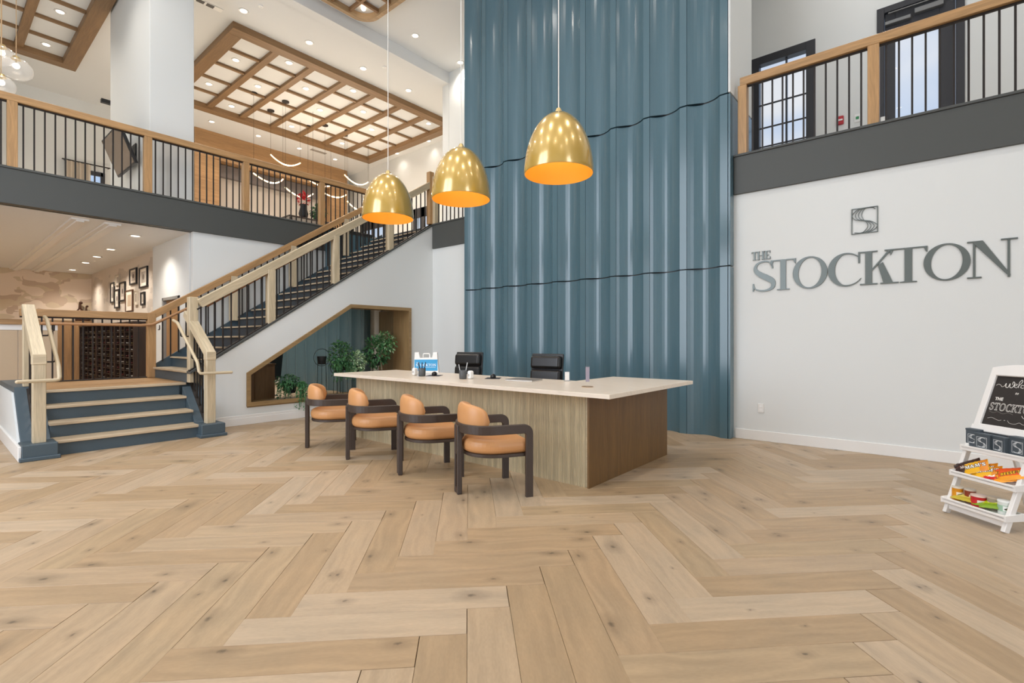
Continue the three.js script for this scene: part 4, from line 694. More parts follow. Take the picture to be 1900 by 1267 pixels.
/* ================= wall sign ================= */
{
  const place = (g) => g.applyMatrix4(new THREE.Matrix4().makeBasis(V(0, 0, 1), V(0, 1, 0), V(-1, 0, 0)).setPosition(XW - 0.003, 0, 0));
  const t = thing('wall_sign', 'grey metal lettering The Stockton mounted on white wall', 'sign', [XW, 1.94, -0.55]); const local = (g) => g.translate(-XW, -1.94, 0.55);
  const E = (name, polys, depth = 0.01) => mesh(name, local(place(merge(polys.map((p, i) => (p.isBufferGeometry ? p : extrude(p, depth + i * 0.0007, 0.0012)))))), M.sign, t);
  const ring = (x0, x1, y0, y1, tx, ty, skew = 0) => { const o = [], q = [], cx = (x0 + x1) / 2, cy = (y0 + y1) / 2, rx = (x1 - x0) / 2, ry = (y1 - y0) / 2; for (let k = 0; k < 48; k++) { const a = k / 48 * Math.PI * 2; o.push([cx + rx * Math.cos(a), cy + ry * Math.sin(a)]); q.push([cx + (rx - tx) * Math.cos(a) + skew * Math.sin(a), cy + (ry - ty) * Math.sin(a)]); } return extrude(o, 0.01, 0.0012, [q.reverse()]); };
  const rect = (a, b, c, d) => [[a, c], [b, c], [b, d], [a, d]];
  const T = (x0, x1, y0, y1, w, th) => { const c = (x0 + x1) / 2; return [[x0, y1], [x0 + th * 0.3, y1 - 0.17 * (y1 - y0)], [x0 + th * 1.2, y1 - 0.13 * (y1 - y0)], [x0 + th * 2.2, y1 - th], [c - w / 2, y1 - th], [c - w / 2, y0 + th], [c - w * 1.15, y0 + th * 0.7], [c - w * 1.15, y0], [c + w * 1.15, y0], [c + w * 1.15, y0 + th * 0.7], [c + w / 2, y0 + th], [c + w / 2, y1 - th], [x1 - th * 2.2, y1 - th], [x1 - th * 1.2, y1 - 0.13 * (y1 - y0)], [x1 - th * 0.3, y1 - 0.17 * (y1 - y0)], [x1, y1]]; };
  const stroke = (fn, wf, n = 60) => { const L = [], R = []; for (let i = 0; i <= n; i++) { const u = i / n, p = fn(u), a = fn(Math.max(0, u - 0.01)), b = fn(Math.min(1, u + 0.01)), dx = b[0] - a[0], dy = b[1] - a[1], l = Math.hypot(dx, dy) || 1, w = wf(u) / 2; L.push([p[0] - dy / l * w, p[1] + dx / l * w]); R.push([p[0] + dy / l * w, p[1] - dx / l * w]); } return [...L, ...R.reverse()]; };
  const y0 = 1.945, y1 = 2.328, th = 0.013;
  const sp = (pts) => { const c = new THREE.CatmullRomCurve3(pts.map(([x, y]) => V(x, y, 0)), false, 'centripetal'); return (u) => { const p = c.getPoint(u); return [p.x, p.y]; }; };
  // S
  { const x0 = -1.765, x1 = -1.492, w = x1 - x0, h = y1 - y0, P = (a, b) => [x0 + a * w, y0 + b * h]; E('letter_s', [stroke(sp([P(0.86, 0.8), P(0.74, 0.95), P(0.47, 0.985), P(0.2, 0.9), P(0.13, 0.74), P(0.3, 0.58), P(0.62, 0.44), P(0.88, 0.3), P(0.88, 0.12), P(0.65, 0.015), P(0.35, 0.01), P(0.12, 0.08), P(0.05, 0.2)]), (u) => 0.013 + 0.055 * Math.exp(-Math.pow((u - 0.5) / 0.2, 2))), [P(0.82, 0.98), P(0.86, 0.98), P(0.9, 0.74), P(0.85, 0.74)], [P(0.02, 0.25), P(0.07, 0.25), P(0.06, 0.0), P(0.02, 0.0)]]); }
  E('letter_t', [T(-1.545, -1.262, y0, y1, 0.062, th)]);
  E('letter_o', [ring(-1.295, -0.928, y0 - 0.005, y1 + 0.006, 0.06, 0.014, 0.008)]);
  { const cx = -0.742, cy = (y0 + y1) / 2, rx = 0.18, ry = (y1 - y0) / 2 + 0.005, o = [], q = []; for (let k = 0; k <= 44; k++) { const a = (42 + k / 44 * 282) * Math.PI / 180; o.push([cx + rx * Math.cos(a), cy + ry * Math.sin(a)]); q.push([cx + 0.01 + (rx - 0.06 * clamp(-Math.cos(a) * 1.2 + 0.3, 0.2, 1)) * Math.cos(a), cy + (ry - 0.015) * Math.sin(a)]); } E('letter_c', [[...o, ...q.reverse()], rect(-0.622, -0.608, y1 - 0.125, y1 + 0.002)]); }
  { const x0 = -0.604, s = 0.062, sx = -0.555; E('letter_k', [rect(sx, sx + s, y0, y1), rect(x0, sx + s + 0.05, y1 - th, y1), rect(x0, sx + s + 0.05, y0, y0 + th), [[sx + s, y0 + 0.155], [sx + s, y0 + 0.175], [-0.335, y1], [-0.31, y1]], [[sx + s + 0.055, y0 + 0.215], [sx + s + 0.1, y0 + 0.245], [-0.30, y0 + 0.004], [-0.385, y0 + 0.004]], rect(-0.415, -0.253, y0, y0 + th), rect(-0.376, -0.27, y1 - th, y1)]); }
  E('letter_t', [T(-0.33, -0.004, y0, y1, 0.064, th)]);
  E('letter_o', [ring(-0.037, 0.338, y0 - 0.005, y1 + 0.006, 0.06, 0.014, 0.008)]);
  E('letter_n', [rect(0.358, 0.374, y0, y1), rect(0.612, 0.628, y0 - 0.002, y1), [[0.345, y1], [0.43, y1], [0.632, y0 + 0.02], [0.628, y0 - 0.006]], rect(0.313, 0.42, y1 - th, y1), rect(0.313, 0.42, y0, y0 + th), rect(0.565, 0.683, y1 - th, y1)]);
  const a0 = 2.352, a1 = 2.458; E('letter_t', [T(-1.776, -1.702, a0, a1, 0.018, 0.005)]);
  E('letter_h', [rect(-1.700, -1.682, a0, a1), rect(-1.645, -1.627, a0, a1), rect(-1.682, -1.645, 2.402, 2.407), rect(-1.707, -1.675, a1 - 0.005, a1), rect(-1.707, -1.675, a0, a0 + 0.005), rect(-1.652, -1.62, a1 - 0.005, a1), rect(-1.652, -1.62, a0, a0 + 0.005)]);
  E('letter_e', [rect(-1.608, -1.59, a0, a1), rect(-1.616, -1.552, a1 - 0.005, a1), rect(-1.616, -1.550, a0, a0 + 0.006), rect(-1.59, -1.565, 2.402, 2.407), rect(-1.558, -1.553, a1 - 0.028, a1), rect(-1.556, -1.55, a0, a0 + 0.03)]);
  // emblem: square outline with a four-line S
  const e = thing('wall_emblem', 'grey metal square emblem with flowing lined S above the lettering', 'sign', [XW, 2.69, -0.563]); const loc = (g) => g.translate(-XW, -2.69, 0.563), q0 = -0.688, q1 = -0.438, r0 = 2.542, r1 = 2.838;
  mesh('outline', loc(place(extrude(rect(q0, q1, r0, r1), 0.012, 0.001, [rect(q0 + 0.006, q1 - 0.006, r0 + 0.006, r1 - 0.006).reverse()]))), M.sign, e);
  const emblemLine = (k, X, Y) => { const d = k * 0.12; return stroke(sp([[X(0.9), Y(0.9)], [X(0.82), Y(0.955)], [X(0.64), Y(0.975)], [X(0.22 + d * 0.75), Y(0.94)], [X(0.025 + d), Y(0.73)], [X(0.14 + d * 0.85), Y(0.57)], [X(0.47), Y(0.5 + (k - 1.5) * 0.014)], [X(0.56 + d * 0.55), Y(0.44)], [X(0.62 + d), Y(0.25)], [X(0.46 + d * 0.85), Y(0.06)], [X(0.33), Y(0.03)], [X(0.12), Y(0.06)]]), () => 0.0034); };
  for (let k = 0; k < 4; k++) mesh('line', loc(place(extrude(emblemLine(k, (a) => q0 + a * (q1 - q0), (b) => r0 + b * (r1 - r0)), 0.012, 0.0006))), M.sign, e);
  const o = onX(1412, 757, XW), ot = thing('wall_outlet', 'white wall outlet plate low on the sign wall', 'outlet', [XW - 0.004, o.y, o.z]); mesh('plate', box(-0.006, 0.004, -0.058, 0.058, -0.036, 0.036, 0.002), M.trim, ot); for (const y of [-0.022, 0.022]) mesh('socket', box(-0.008, -0.005, y - 0.014, y + 0.014, -0.016, 0.016, 0.002), M.white, ot);
}
/* ================= chalkboard display stand with snacks ================= */
{
  const ex = V(-0.683, 0, 0.731), turn = Math.atan2(-0.731, -0.683), t = thing('display_easel', 'white wooden easel shelf with chalkboard welcome panel', 'easel', [4.85, 0, 0.25], turn);
  const back = (y) => -0.392 * y, P = (x, y, d = 0) => V(x, y, back(y) + d), WP = M.whitePaint;
  for (const s of [-1, 1]) mesh('front_leg', bar(P(s * 0.2, 0), P(s * 0.2, 0.66), 0.028, 0.045), WP, t);
  for (const s of [-1, 1]) mesh('rear_leg', bar(V(s * 0.155, 0, -0.66), P(s * 0.155, 0.93, -0.03), 0.022, 0.035), WP, t);
  mesh('foot_rail', bar(P(-0.2, 0.055), P(0.2, 0.055), 0.02, 0.05), WP, t); mesh('rear_rail', bar(V(-0.155, 0.1, -0.63), V(0.155, 0.1, -0.63), 0.02, 0.03), WP, t);
  // framed board, tilted with the legs
  const board = new THREE.Group(); board.name = 'board'; t.add(board); board.position.copy(P(0, 0.62)); board.rotation.x = -Math.atan(0.392);
  const bw = 0.2, H = 0.5, arc = []; for (let k = 0; k <= 12; k++) { const x = bw - k / 12 * 2 * bw; arc.push([x, H + 0.028 * (1 - (x / bw) ** 2)]); }
  mesh('board_frame', extrude([[-bw, 0], [bw, 0], ...arc], 0.028, 0.004, [[[-bw + 0.035, 0.05], [-bw + 0.035, H - 0.055], [bw - 0.035, H - 0.055], [bw - 0.035, 0.05]]]).translate(0, 0, -0.01), WP, board);
  const cv = document.createElement('canvas'); cv.width = 640; cv.height = 760; const c = cv.getContext('2d'); c.fillStyle = '#2b2623'; c.fillRect(0, 0, 640, 760);
  for (let i = 0; i < 900; i++) { c.fillStyle = 'rgba(200,195,188,' + (0.012 + 0.02 * rnd()) + ')'; c.fillRect(rnd() * 640, rnd() * 760, 30 * rnd(), 8 * rnd()); }
  c.strokeStyle = c.fillStyle = '#efece6'; c.lineCap = 'round'; c.lineJoin = 'round';
  const line = (pts, w) => { c.lineWidth = w; c.beginPath(); pts.forEach((p, i) => (i ? c.lineTo(...p) : c.moveTo(...p))); c.stroke(); };
  const curve = (pts, w) => { const k = new THREE.CatmullRomCurve3(pts.map(([x, y]) => V(x, y, 0))); line(k.getPoints(60).map((p) => [p.x, p.y]), w); };
  curve([[30, 150], [55, 130], [85, 140], [110, 165], [140, 150]], 5);
  curve([[140, 150], [150, 110], [160, 165], [185, 170], [200, 110], [212, 165], [240, 165], [255, 95], [235, 80], [232, 120]], 8); // w
  curve([[255, 140], [285, 130], [290, 112], [268, 112], [262, 150], [295, 165]], 7); curve([[300, 160], [345, 70], [335, 45], [312, 80], [318, 160]], 7); // e l
  curve([[375, 125], [352, 120], [345, 155], [375, 165]], 7); curve([[405, 120], [385, 135], [395, 168], [425, 155], [420, 125], [402, 120]], 7);
  curve([[440, 165], [445, 125], [452, 150], [472, 122], [478, 160], [500, 122], [508, 165]], 7); curve([[515, 145], [545, 130], [545, 112], [522, 115], [520, 155], [560, 160], [610, 135]], 7);
  c.font = 'italic bold 44px serif'; c.fillText('to', 300, 262); c.font = '60px sans-serif'; c.lineWidth = 3; c.strokeText('THE', 74, 370); c.lineWidth = 2; c.strokeText('THE', 77, 373);
  c.lineWidth = 4.5; c.font = '150px serif'; c.strokeText('STOCKTON', 34, 520, 596); c.globalAlpha = 0.45; c.lineWidth = 3; curve([[50, 545], [110, 560], [160, 540], [230, 562], [300, 540], [360, 556]], 4); c.globalAlpha = 0.7;
  curve([[60, 650], [110, 635], [160, 650], [215, 665], [240, 655]], 6); curve([[320, 650], [350, 680], [420, 685], [470, 660], [520, 680], [590, 660]], 6); line([[276, 654], [288, 652]], 8);
  c.globalAlpha = 1; curve([[470, 560], [500, 590], [560, 600]], 5);
  const ct = new THREE.CanvasTexture(cv); ct.colorSpace = THREE.SRGBColorSpace;
  mesh('chalkboard', new THREE.PlaneGeometry(2 * bw - 0.07, H - 0.105).translate(0, (H - 0.005) / 2, 0.004), std(0xffffff, 0.7, { map: ct }), board);
  const shelves = [[0.118, 0.0], [0.319, 0.0], [0.509, 0.0]], world = (x, y, z) => V(x, y, z).applyAxisAngle(V(0, 1, 0), turn).add(V(4.85, 0, 0.25));
  const front = [0.02, -0.052, -0.144];
  shelves.forEach(([y], i) => { const g = new THREE.Group(), f = front[i], d = 0.155, hw = 0.222; g.name = 'shelf'; t.add(g);
    mesh('shelf_board', box(-hw, hw, y - 0.022, y - 0.010, f - d, f, 0.002), WP, g); mesh('front_lip', box(-hw, hw, y - 0.04, y, f - 0.012, f, 0.003), WP, g); mesh('back_lip', box(-hw, hw, y - 0.04, y + 0.01, f - d, f - d + 0.01, 0.003), WP, g);
    for (const s of [-1, 1]) mesh('end_lip', extrude([[f, y - 0.04], [f, y], [f - d, y + 0.01], [f - d, y - 0.04]].map(([z, yy]) => [-z, yy]), 0.01, 0.001).rotateY(Math.PI / 2).translate(s * hw - (s > 0 ? 0.01 : 0), 0, 0), WP, g); });
  /* goods: dark gift boxes with the emblem */
  const lc = document.createElement('canvas'); lc.width = lc.height = 256; const g2 = lc.getContext('2d'); g2.fillStyle = '#4c565e'; g2.fillRect(0, 0, 256, 256); g2.strokeStyle = '#e3e8ea'; g2.lineWidth = 7; g2.strokeRect(30, 30, 196, 196);
  for (let k = 0; k < 4; k++) { const d = k * 16; g2.lineWidth = 6; const cc = new THREE.CatmullRomCurve3([[205, 55], [170, 40], [110 + d * 0.4, 42], [50 + d, 85], [70 + d * 0.9, 115], [128, 130 - k], [165 + d * 0.4, 145], [165 + d, 185], [140 + d * 0.6, 215], [90, 218], [55, 205]].map(([x, y]) => V(x, y, 0))); g2.beginPath(); cc.getPoints(60).forEach((p, i) => (i ? g2.lineTo(p.x, p.y) : g2.moveTo(p.x, p.y))); g2.stroke(); }
  const lt = new THREE.CanvasTexture(lc); lt.colorSpace = THREE.SRGBColorSpace; const boxMat = std(0x4c565e, 0.6), faceMat = std(0xffffff, 0.6, { map: lt });
  const box1 = (x, z, w, h, tilt, label, sy = 0) => { const p = world(x, 0.509 - 0.0095 + sy, z), b = thing('gift_box', label, 'box', p.toArray(), turn + tilt, 'slate gift boxes on the easel'); mesh('carton', new RoundedBoxGeometry(w, h, 0.05, 2, 0.004).translate(0, h / 2, 0), boxMat, b); mesh('printed_face', new THREE.PlaneGeometry(w * 0.86, w * 0.86).translate(0, h * 0.5, 0.0256), faceMat, b); mesh('lid', new RoundedBoxGeometry(w * 1.03, 0.014, 0.054, 2, 0.003).translate(0, h + 0.004, 0), boxMat, b); };
  box1(-0.165, -0.21, 0.096, 0.125, 0.1, 'slate gift box with white S emblem at end of the top shelf'); box1(-0.075, -0.183, 0.11, 0.106, -0.05, 'low slate gift box with white S emblem beside the end box'); box1(0.034, -0.188, 0.108, 0.104, -0.25, 'leaning slate gift box with white S emblem mid shelf'); box1(0.15, -0.195, 0.118, 0.122, -0.2, 'large slate gift box with white S emblem by the leg');
  for (const x of [-0.09, -0.01]) box1(x, -0.268, 0.07, 0.125, 0, 'plain slate gift box standing behind the front row');
  /* snack bags and tubs */
  const bagTex = (bg, draw) => { const k = document.createElement('canvas'); k.width = 256; k.height = 160; const q = k.getContext('2d'); q.fillStyle = bg; q.fillRect(0, 0, 256, 160); draw(q); const x = new THREE.CanvasTexture(k); x.colorSpace = THREE.SRGBColorSpace; return std(0xffffff, 0.3, { map: x }); };
  const txt = (q, s, f, fill, strokeC, x, y, rot = 0) => { q.save(); q.translate(x, y); q.rotate(rot); q.font = f; q.textAlign = 'center'; if (strokeC) { q.strokeStyle = strokeC; q.lineWidth = 10; q.strokeText(s, 0, 0); } q.fillStyle = fill; q.fillText(s, 0, 0); q.restore(); };
  const peanut = bagTex('#f2b61c', (q) => { q.fillStyle = '#e28a1a'; q.fillRect(170, 0, 86, 160); txt(q, "M&M'S", 'bold 62px serif', '#ffffff', '#3b2413', 128, 95); });
  const cocoa = bagTex('#3a221b', (q) => { q.fillStyle = '#5d3a2c'; q.fillRect(0, 60, 256, 20); txt(q, "M&M'S", 'bold 50px serif', '#e9dfd2', null, 128, 110); });
  const orange = bagTex('#ee5a1d', (q) => { q.fillStyle = '#f4a11c'; q.fillRect(0, 110, 256, 50); txt(q, "REESE'S", 'bold 52px sans-serif', '#f8c921', '#5a2413', 128, 92, -0.1); });
  const redw = bagTex('#d6262b', (q) => { q.fillStyle = '#f4efe8'; q.beginPath(); q.ellipse(110, 90, 80, 48, 0, 0, 7); q.fill(); txt(q, 'Kit Kat', 'bold 44px sans-serif', '#c81d25', null, 112, 104); });
  const pillow = (w, h, d) => { const g = new THREE.PlaneGeometry(w, h, 12, 8), p = g.attributes.position; const b = g.clone(), pb = b.attributes.position; for (let i = 0; i < p.count; i++) { const a = (p.getX(i) / w * 2), e = (p.getY(i) / h * 2), f = Math.pow(clamp(1 - a ** 4), 0.6) * Math.pow(clamp(1 - e ** 4), 0.6) * d; p.setZ(i, f + 0.0005 + 0.002 * Math.sin(i * 2.3)); pb.setZ(i, -f); } b.index.array.reverse(); g.computeVertexNormals(); b.computeVertexNormals(); return merge([g, b]); };
  const bagGeo = pillow(0.15, 0.1, 0.012);
  const bag = (x, z, y, lean, spin, mat, label) => { const p = world(x, y, z), b = thing('snack_bag', label, 'snack', p.toArray(), turn, 'snack bags on the easel'); const m = mesh('packet', bagGeo, mat, b); m.rotation.set(-Math.PI / 2 + lean, 0, spin, 'XYZ'); const cr = mesh('crimp', box(-0.003, 0.003, -0.05, 0.05, -0.001, 0.001, 0), mat, b); cr.rotation.copy(m.rotation); cr.position.set(0.075, 0, 0).applyEuler(m.rotation); };
  const ys = 0.319 + 0.009; bag(-0.16, -0.13, ys + 0.022, 0.85, 0.75, cocoa, 'dark brown chocolate snack bag at end of middle shelf'); bag(-0.135, -0.12, ys + 0.037, 0.85, 0.7, cocoa, 'dark brown chocolate snack bag leaning on the yellow bags');
  bag(-0.08, -0.115, ys + 0.042, 0.90, 0.6, peanut, 'yellow candy bag with white lettering on top of pile'); bag(-0.04, -0.135, ys + 0.034, 0.80, 0.45, peanut, 'yellow candy bag under the other yellow bag'); bag(0.0, -0.12, ys + 0.027, 0.70, 0.5, peanut, 'yellow candy bag beside the red wafer bag');
  bag(0.04, -0.122, ys + 0.020, 0.65, 0.2, redw, 'red and white wafer bag lying on middle shelf'); bag(0.10, -0.135, ys + 0.04, 0.80, 0.4, orange, 'bright orange candy bag by the wafer bag'); bag(0.14, -0.13, ys + 0.046, 0.80, 0.5, orange, 'bright orange candy bag on top by the easel leg'); bag(0.12, -0.125, ys + 0.020, 0.60, 0.6, orange, 'bright orange candy bag under the others');
  const tub = (x, z, r, h, c1, lid, label, band) => { const p = world(x, 0.118 - 0.0095, z), b = thing('snack_tub', label, 'snack', p.toArray(), turn); mesh('tub', lathe([[0.001, 0], [r * 0.95, 0], [r, h], [r * 0.96, h], [0.001, h - 0.002]], 24), std(c1, 0.4), b); mesh('lid', lathe([[0.001, h + 0.006], [r * 1.04, h + 0.006], [r * 1.04, h - 0.004], [r, h - 0.004]], 24), std(lid, 0.35), b); mesh('label_band', lathe([[r * 0.975, h * 0.25], [r * 1.0, h * 0.72]], 24), band, b); };
  const bandTex = (bg, mark) => { const k = document.createElement('canvas'); k.width = 256; k.height = 64; const q = k.getContext('2d'); q.fillStyle = bg; q.fillRect(0, 0, 256, 64); for (const x of [20, 148]) { q.fillStyle = mark; q.fillRect(x, 6, 56, 52); q.fillStyle = '#222'; q.beginPath(); q.ellipse(x + 28, 36, 20, 9, -0.2, 0, 7); q.fill(); } const x = new THREE.CanvasTexture(k); x.colorSpace = THREE.SRGBColorSpace; return std(0xffffff, 0.4, { map: x }); };
  tub(-0.165, -0.06, 0.034, 0.091, 0xe0941c, 0xd8d0c0, 'orange snack tub at end of the bottom shelf', bandTex('#e69a1e', '#f3e8d8')); tub(-0.095, -0.085, 0.033, 0.091, 0x8a3a22, 0xcbbfae, 'brown snack tub beside the orange tub', bandTex('#8e3b22', '#e8d6c4')); tub(-0.01, -0.055, 0.045, 0.076, 0xc8202a, 0xd9bfb2, 'wide red snack tub with pale lid', bandTex('#cf252c', '#f3e8e0')); tub(0.065, -0.085, 0.036, 0.083, 0xa99d8c, 0xb9a993, 'grey brown snack tub behind the green packets', bandTex('#a4937e', '#d8cdbf')); tub(0.15, -0.06, 0.034, 0.088, 0xdfe6e0, 0xe8ebe8, 'white and green snack tub by the easel leg', bandTex('#9fc3ab', '#f0f4f0'));
  const lime = bagTex('#b8c81e', (q) => { q.fillStyle = '#7fa31c'; q.fillRect(0, 90, 256, 70); q.fillStyle = '#f3efb0'; q.fillRect(60, 30, 120, 40); }), yel = bagTex('#e8dc6a', (q) => { q.fillStyle = '#c9b53a'; q.fillRect(0, 100, 256, 60); });
  bag(0.05, -0.062, 0.146, 0.35, 0.2, lime, 'lime green snack packet on the bottom shelf'); bag(0.095, -0.058, 0.152, 0.4, 0.4, lime, 'lime green snack packet beside the white tub'); bag(-0.1, -0.052, 0.14, 0.25, 0.1, yel, 'pale yellow snack packet in front of the tubs');
}

/* ================= plants in the niche ================= */
function leafSet(list) { // list of {p, d (direction), n (up), s}: folded four-triangle leaves
  const pos = [], uv = [];
  for (const { p, d, n, s, w = 0.55 } of list) {
    const x = d.clone().normalize(), z = x.clone().cross(n).normalize(), y = z.clone().cross(x).normalize();
    const at = (a, b, c) => p.clone().addScaledVector(x, a * s).addScaledVector(z, b * s * w).addScaledVector(y, c * s);
    const A = at(0, 0, 0), T = at(1, 0, -0.12), L = at(0.42, -0.5, 0.1), R = at(0.42, 0.5, 0.1), C = at(0.5, 0, 0);
    for (const tri of [[A, C, L], [L, C, T], [A, R, C], [R, T, C]]) for (const v of tri) { pos.push(v.x, v.y, v.z); uv.push(0, 0); }
  }
  const g = new THREE.BufferGeometry(); g.setAttribute('position', new THREE.Float32BufferAttribute(pos, 3)); g.setAttribute('uv', new THREE.Float32BufferAttribute(uv, 2)); g.computeVertexNormals(); return g;
}
const leafMat = (c) => std(c, 0.5, { side: THREE.DoubleSide });
const GREEN = { dark: leafMat(0x35633a), mid: leafMat(0x4c8250), pale: leafMat(0xbad3a8), fresh: leafMat(0x6da060) };
const rv = (k = 1) => V(rnd() - 0.5, rnd() - 0.5, rnd() - 0.5).multiplyScalar(2 * k);
function foliage(t, centre, rx, ry, rz, n, size, mats, droop = 0.3) {
  const sets = mats.map(() => []);
  for (let i = 0; i < n; i++) { let v; do { v = rv(); } while (v.length() > 1 || v.length() < 0.35); const p = V(centre.x + v.x * rx, centre.y + v.y * ry, centre.z + v.z * rz); sets[Math.floor(rnd() * mats.length)].push({ p, d: v.clone().add(rv(0.6)).add(V(0, -droop, 0)), n: V(0, 1, 0).add(rv(0.4)), s: size * (0.7 + 0.6 * rnd()) }); }
  sets.forEach((s, k) => s.length && mesh('foliage', leafSet(s), mats[k], t));
}
function trails(t, from, count, spread, len, mat, size) {
  const list = [], stems = [];
  for (let i = 0; i < count; i++) { const a = rnd() * Math.PI * 2, out = V(Math.cos(a) * spread * rnd(), 0, Math.sin(a) * spread * rnd()), L = len * (0.5 + 0.5 * rnd()); const c = new THREE.QuadraticBezierCurve3(from.clone(), from.clone().add(out).add(V(0, 0.05, 0)), from.clone().addScaledVector(out, 1.3).add(V(0, -L, 0))); for (let k = 0; k < 16; k++) list.push({ p: c.getPoint(k / 15), d: rv(1).add(V(0, -0.4, 0)), n: V(0, 1, 0).add(rv(0.5)), s: size * (0.7 + 0.6 * rnd()) }); stems.push(new THREE.TubeGeometry(c, 6, 0.002, 4)); }
  mesh('trailing_leaves', leafSet(list), mat, t); mesh('stems', stems, GREEN.mid, t);
}
{
  const potMat = std(0x1f2123, 0.5), ringMat = std(0x24302f, 0.4, { metalness: 0.4 }), sillY = 0.311;
  const stand = (name, label, px, py, z, potR, build, ringR = 0) => { // pot held in a tall wire stand on the niche sill; (px, py): the pot's rim
    const p = onZ(px, py, z), t = thing(name, label, 'plant', [p.x, sillY, p.z], 0, 'plants in the stair niche'), h = p.y - sillY;
    mesh('pot', lathe([[0.001, h - potR * 1.7], [potR * 0.75, h - potR * 1.7], [potR, h], [potR * 0.9, h], [potR * 0.85, h - 0.02], [0.001, h - 0.02]], 28), potMat, t);
    for (let k = 0; k < 3; k++) { const a = k / 3 * Math.PI * 2; mesh('stand_leg', rod([V(Math.cos(a) * potR * 1.2, 0.004, Math.sin(a) * potR * 1.2), V(Math.cos(a) * potR * 0.9, h - potR, Math.sin(a) * potR * 0.9)], 0.005, 0.01, 6), ringMat, t); }
    if (ringR) mesh('hoop', new THREE.TorusGeometry(ringR, 0.005, 6, 40).translate(0, h - 0.02, 0), ringMat, t);
    build(t, V(0, h, 0)); return t;
  };
  stand('trailing_plant', 'dark green trailing plant spilling over the niche sill', 540, 712, -8.30, 0.09, (t, c) => { foliage(t, c.clone().add(V(-0.05, 0.03, 0)), 0.2, 0.12, 0.15, 420, 0.05, [GREEN.dark, GREEN.mid]); trails(t, c.clone().add(V(-0.14, 0.03, 0.05)), 26, 0.14, 0.34, GREEN.dark, 0.035); trails(t, c.clone().add(V(0.1, 0.02, 0.2)), 42, 0.13, 0.46, GREEN.mid, 0.04); });
  stand('empty_planter', 'black pot in a wire hoop stand against the fluted wall', 597, 661, -8.46, 0.085, (t, c) => { mesh('soil', cyl(0.07, 0.07, 0.01), std(0x2a221c, 0.9), t).position.set(0, c.y - 0.018, 0); }, 0.155);
  stand('small_fern', 'small sparse fern in a wire hoop beside the black pot', 625, 680, -8.5, 0.06, (t, c) => foliage(t, c.clone().add(V(0, 0.04, 0)), 0.11, 0.1, 0.08, 110, 0.045, [GREEN.fresh, GREEN.mid]), 0.13);
  stand('leafy_plant', 'bushy mixed green plant drooping behind the desk end', 636, 672, -8.38, 0.09, (t, c) => { foliage(t, c.clone().add(V(-0.03, 0.12, 0)), 0.25, 0.26, 0.16, 620, 0.065, [GREEN.dark, GREEN.mid, GREEN.fresh]); trails(t, c.clone().add(V(0, 0, 0.1)), 30, 0.2, 0.36, GREEN.dark, 0.05); });
  stand('variegated_plant', 'variegated pale green plant between two darker plants', 662, 678, -8.3, 0.08, (t, c) => { foliage(t, c.clone().add(V(-0.01, 0.06, 0)), 0.18, 0.22, 0.14, 520, 0.055, [GREEN.pale, GREEN.mid, GREEN.pale]); trails(t, c, 24, 0.16, 0.25, GREEN.pale, 0.04); });
  stand('tall_leafy_plant', 'tall leafy plant reaching over the others beside the niche jamb', 700, 662, -8.36, 0.1, (t, c) => { foliage(t, c.clone().add(V(-0.02, 0.1, 0)), 0.3, 0.3, 0.15, 620, 0.07, [GREEN.dark, GREEN.mid]); foliage(t, c.clone().add(V(0.2, 0.28, 0)), 0.24, 0.22, 0.15, 420, 0.065, [GREEN.pale, GREEN.fresh, GREEN.mid]); mesh('branch', rod([c.clone().add(V(0.05, -0.25, 0.08)), c.clone().add(V(0.0, 0.0, 0.08)), c.clone().add(V(0.16, 0.25, 0))], 0.014, 0.1), std(0x8f856d, 0.7), t); });
}
/* wooden cabinet seen through the niche */
{
  const a = onY(470, 760, 0), t = thing('cabinet', 'wooden cabinet standing beyond the niche opening', 'cabinet', [4.05, 0, -9.45]);
  mesh('body', box(-0.25, 0.12, 0.02, 0.86, -0.3, 0.28, 0.004, 1), wood(0x93704a, 0.5), t); mesh('door', box(-0.24, 0.11, 0.06, 0.83, 0.281, 0.297, 0.003, 1), wood(0x9b7850, 0.5), t); mesh('top', box(-0.26, 0.13, 0.861, 0.885, -0.31, 0.3, 0.003, 0), wood(0x87663f, 0.5), t);
}
